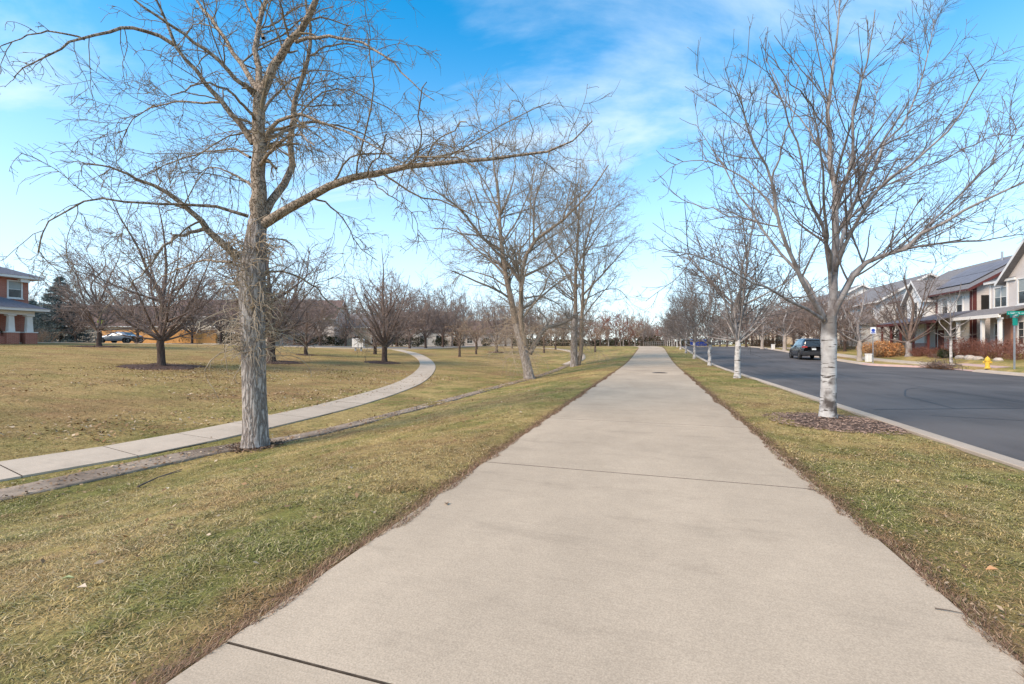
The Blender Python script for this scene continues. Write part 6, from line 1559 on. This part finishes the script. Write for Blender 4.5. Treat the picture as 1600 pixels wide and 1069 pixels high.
def blades(sel, near_):
    X, Y, z_ = x[sel], y[sel], Z[sel]; h_ = hgt[sel]; l_ = ln[sel]; dx2, dy2, qx_, qy_ = dirx[sel], diry[sel], px_[sel], py_[sel]
    b0 = np.c_[X-qx_, Y-qy_, z_]; b1_ = np.c_[X+qx_, Y+qy_, z_]
    if near_:
        m0 = np.c_[X-qx_*.8+dx2*l_*.4, Y-qy_*.8+dy2*l_*.4, z_+h_*.62]; m1 = np.c_[X+qx_*.8+dx2*l_*.4, Y+qy_*.8+dy2*l_*.4, z_+h_*.62]
        tp = np.c_[X+dx2*l_, Y+dy2*l_, z_+h_*rng.uniform(.55,1.05,len(X))]
        V = np.stack([b0,b1_,m1,m0,tp],1).reshape(-1,3); o = (np.arange(len(X))*5)[:,None]; return V, [o+np.array([[0,1,2,3]]), o+np.array([[3,2,4]])], 5
    tp = np.c_[X+dx2*l_, Y+dy2*l_, z_+h_]
    return np.stack([b0,b1_,tp],1).reshape(-1,3), [(np.arange(len(X)*3)).reshape(-1,3)], 3
for sel, nr, nm in ((g_n, True, 'near'), (~g_n, False, 'far')):
    V, F, k = blades(sel, nr); me = npmesh('grass', V, F); setcol(me, np.repeat(tint[sel], k, 0))
    tag(link('grass', me, M['grass']), 'half-dormant straw and green grass blades of the %s' % ('near slope and verge' if nr else 'farther lawn'), 'grass', kind='stuff')
# ragged fringe of thatch creeping over the edges of the path
nf = 42000; rgf = np.random.default_rng(8); Yf = 0.7 + 24*rgf.random(nf)**1.7; sgn = np.where(rgf.random(nf) < 0.5, -1.0, 1.0)
wob = (vnoise(Yf*1.6, sgn*3+8, 61)-0.5)*0.10 + (vnoise(Yf*7, sgn*5+8, 62)-0.5)*0.07
off = wob + np.abs(rgf.normal(0, 0.075, nf)) - 0.03
Xf = np.where(sgn < 0, -1.95 - off, 1.57 + off); on = off < 0
Zf = gz(Xf, Yf) + np.where(on, 0.036, 0.012 + 0.022*np.exp(-np.abs(off)/0.05))
azf = rgf.uniform(0, 2*np.pi, nf); lf_ = rgf.uniform(0.018, 0.06, nf)*(1+0.03*Yf); hf = rgf.uniform(0.004, 0.028, nf); wf = 0.0017*(1+0.15*Yf)
ddx, ddy = np.cos(azf), np.sin(azf)
b0 = np.c_[Xf-ddy*wf, Yf-(-ddx)*wf*-1, Zf]; b1_ = np.c_[Xf+ddy*wf, Yf-ddx*wf, Zf]; tpf = np.c_[Xf+ddx*lf_, Yf+ddy*lf_, Zf+hf]
me = npmesh('thatch_fringe', np.stack([b0, b1_, tpf], 1).reshape(-1,3), [np.arange(nf*3).reshape(-1,3)])
cf = np.array([(0.20,0.115,0.075),(0.30,0.195,0.125),(0.12,0.07,0.048),(0.40,0.29,0.19),(0.17,0.15,0.06)])[rgf.choice(5, nf, p=[.34,.24,.22,.10,.10])]*rgf.uniform(.6,1.3,(nf,1))
setcol(me, np.repeat(cf, 3, 0)); tag(link('thatch_fringe', me, M['grass']), 'ragged brown thatch creeping over both edges of the path', 'grass', kind='stuff')
# fallen leaves: thick on the far lawn, thin on the slope, drifted against the kerb and path edges
def leaves(n, xf, size, cols, label, seed):
    rg = np.random.default_rng(seed); X, Y = xf(rg, n); n = len(X); z_ = gz(X, Y) + 0.02 + rg.uniform(0,0.02,n)
    a = rg.uniform(0,2*np.pi,n); t1 = np.c_[np.cos(a), np.sin(a), rg.normal(0,.35,n)]; t2 = np.c_[-np.sin(a), np.cos(a), rg.normal(0,.35,n)]; s = (size*rg.uniform(.5,1.3,n))[:,None]; p = np.c_[X,Y,z_]
    V = np.stack([p-t1*s, p-t1*s*.2+t2*s*.55, p+t1*s, p-t1*s*.2-t2*s*.55+[0,0,.006]],1).reshape(-1,3)
    me = npmesh('fallen_leaves', V, [np.arange(n*4).reshape(-1,4)]); c = np.array(cols)[rg.integers(0,len(cols),n)]*rg.uniform(.7,1.3,(n,1)); setcol(me, np.repeat(c,4,0))
    tag(link('fallen_leaves', me, M['leaf']), label, 'leaves', kind='stuff')
LC = [(0.26,0.16,0.085),(0.36,0.245,0.14),(0.17,0.095,0.05),(0.46,0.35,0.24)]
def lawn_f(rg, n):
    X = rg.uniform(-26,-10.6,n); Y = rg.uniform(0,26,n); k = vnoise(X*.4,Y*.4,31) + 0.4*vnoise(X*2,Y*2,32) > rg.uniform(.35,1.15,n); return X[k], Y[k]
leaves(26000, lawn_f, 0.042, LC, 'brown leaf litter scattered over the left lawn', 1)
def slope_f(rg, n):
    X = rg.uniform(-9.6,-2.1,n); Y = rg.uniform(0.5,20,n); return X, Y
leaves(420, slope_f, 0.032, LC, 'sparse fallen leaves on the grassy slope', 2)
def pan_f(rg, n):
    i = rg.integers(0, len(PANC), n); P = PANC[i]; return P[:,0]+rg.normal(0,.3,n), P[:,1]+rg.normal(0,.3,n)
leaves(5000, pan_f, 0.03, LC, 'dead leaves drifted along the drainage channel', 3)
def base_f(rg, n):
    a = rg.uniform(0, 2*np.pi, n); q = 0.26 + np.abs(rg.normal(0, 0.2, n)); return b1[0]+q*np.cos(a), b1[1]+q*np.sin(a)
leaves(900, base_f, 0.028, [(0.13,0.085,0.06),(0.2,0.13,0.085),(0.09,0.06,0.042)], 'dead leaves and bark scraps round the foot of the foreground cottonwood', 6)
def verge_f(rg, n):
    X = np.where(rg.random(n) < .6, rg.normal(1.72,.07,n), rg.uniform(1.7,4.1,n)); Y = rg.uniform(0.8,16,n)**1.0; k = (X > 1.6); return X[k], Y[k]
leaves(900, verge_f, 0.014, [(0.13,0.075,0.05),(0.2,0.12,0.08),(0.33,0.24,0.16)], 'small dead leaves along the right edge of the path', 4)
def edge_f(rg, n): return rg.normal(-2.06,.06,n), rg.uniform(0.8,14,n)
leaves(700, edge_f, 0.010, [(0.12,0.07,0.05),(0.17,0.10,0.07)], 'brown thatch scraps along the left edge of the path', 5)
# fallen sticks
def stick(pts, r, label, tw=()):
    c = np.array(pts, float); z_ = [g1(p[0],p[1]) + (p[2] if len(p) > 2 else 0.03) for p in pts]
    P = [(p[0],p[1],z) for p, z in zip(pts, z_)]; o = MB().tube(P, [r*(1-.6*i/(len(P)-1)) for i in range(len(P))], 6).build('fallen_stick', M['stick'])
    for t_ in tw: MB().tube([(q[0],q[1],g1(q[0],q[1])+q[2]) for q in t_], r*.5, 5).build('twig', M['stick'], o)
    tag(o, label, 'stick')
s0 = hit(215, 764); s1 = hit(245, 755); s2 = hit(285, 742)
stick([(s0[0],s0[1],.03),(s1[0],s1[1],.07),(s2[0],s2[1],.09)], .014, 'forked grey stick lying on the slope below the channel', [[(s1[0],s1[1],.07),(s1[0]+.12,s1[1]+.3,.1)]])
e0 = hit(1461, 966); e1 = hit(1484, 971); e2 = hit(1507, 974)
stick([(e0[0],e0[1],.043),(e1[0],e1[1],.045),(e2[0],e2[1],.043)], .0035, 'thin dark twig on the right edge of the path')
k0 = hit(1262, 771); k1 = hit(1279, 776)
stick([(k0[0],k0[1],.042),(k1[0],k1[1],.05)], .005, 'tiny twig where the joint meets the right path edge')
for i, (u, v) in enumerate(((1550,909),(1402,761),(262,771),(106,919),(698,797),(128,934))):
    X, Y, z_, _ = hit(u, v); a = i*1.3; s = 0.032
    onp = -1.95 < X < 1.57; z_ += 0.04 if onp else 0.06
    vs = [(X-math.cos(a)*s,Y-math.sin(a)*s,z_),(X-math.sin(a)*s*.6,Y+math.cos(a)*s*.6,z_+.02),(X+math.cos(a)*s,Y+math.sin(a)*s,z_+.008),(X+math.sin(a)*s*.6,Y-math.cos(a)*s*.6,z_+.015)]
    lf = mesh('fallen_leaf', vs + [(p[0],p[1],p[2]-.003) for p in vs], [(0,3,2,1),(4,5,6,7),(0,1,5,4),(1,2,6,5),(2,3,7,6),(3,0,4,7)])
    setcol(lf, np.tile(np.array([[(.45,.25,.13),(.5,.36,.24),(.6,.5,.36),(.42,.44,.22),(.2,.13,.08),(.52,.42,.32)][i]]), (8,1)))
    tag(link('fallen_leaf', lf, M['leaf']), ['orange leaf on the grass right of the path','pale leaf on the verge in front of the mulch','whitish leaf on the slope below the stick','pale green leaf on the near left slope','dark curled leaf lying on the path','cream leaf on the near left slope'][i], 'leaf')
for me in list(bpy.data.meshes):
    if me.users == 0: bpy.data.meshes.remove(me)
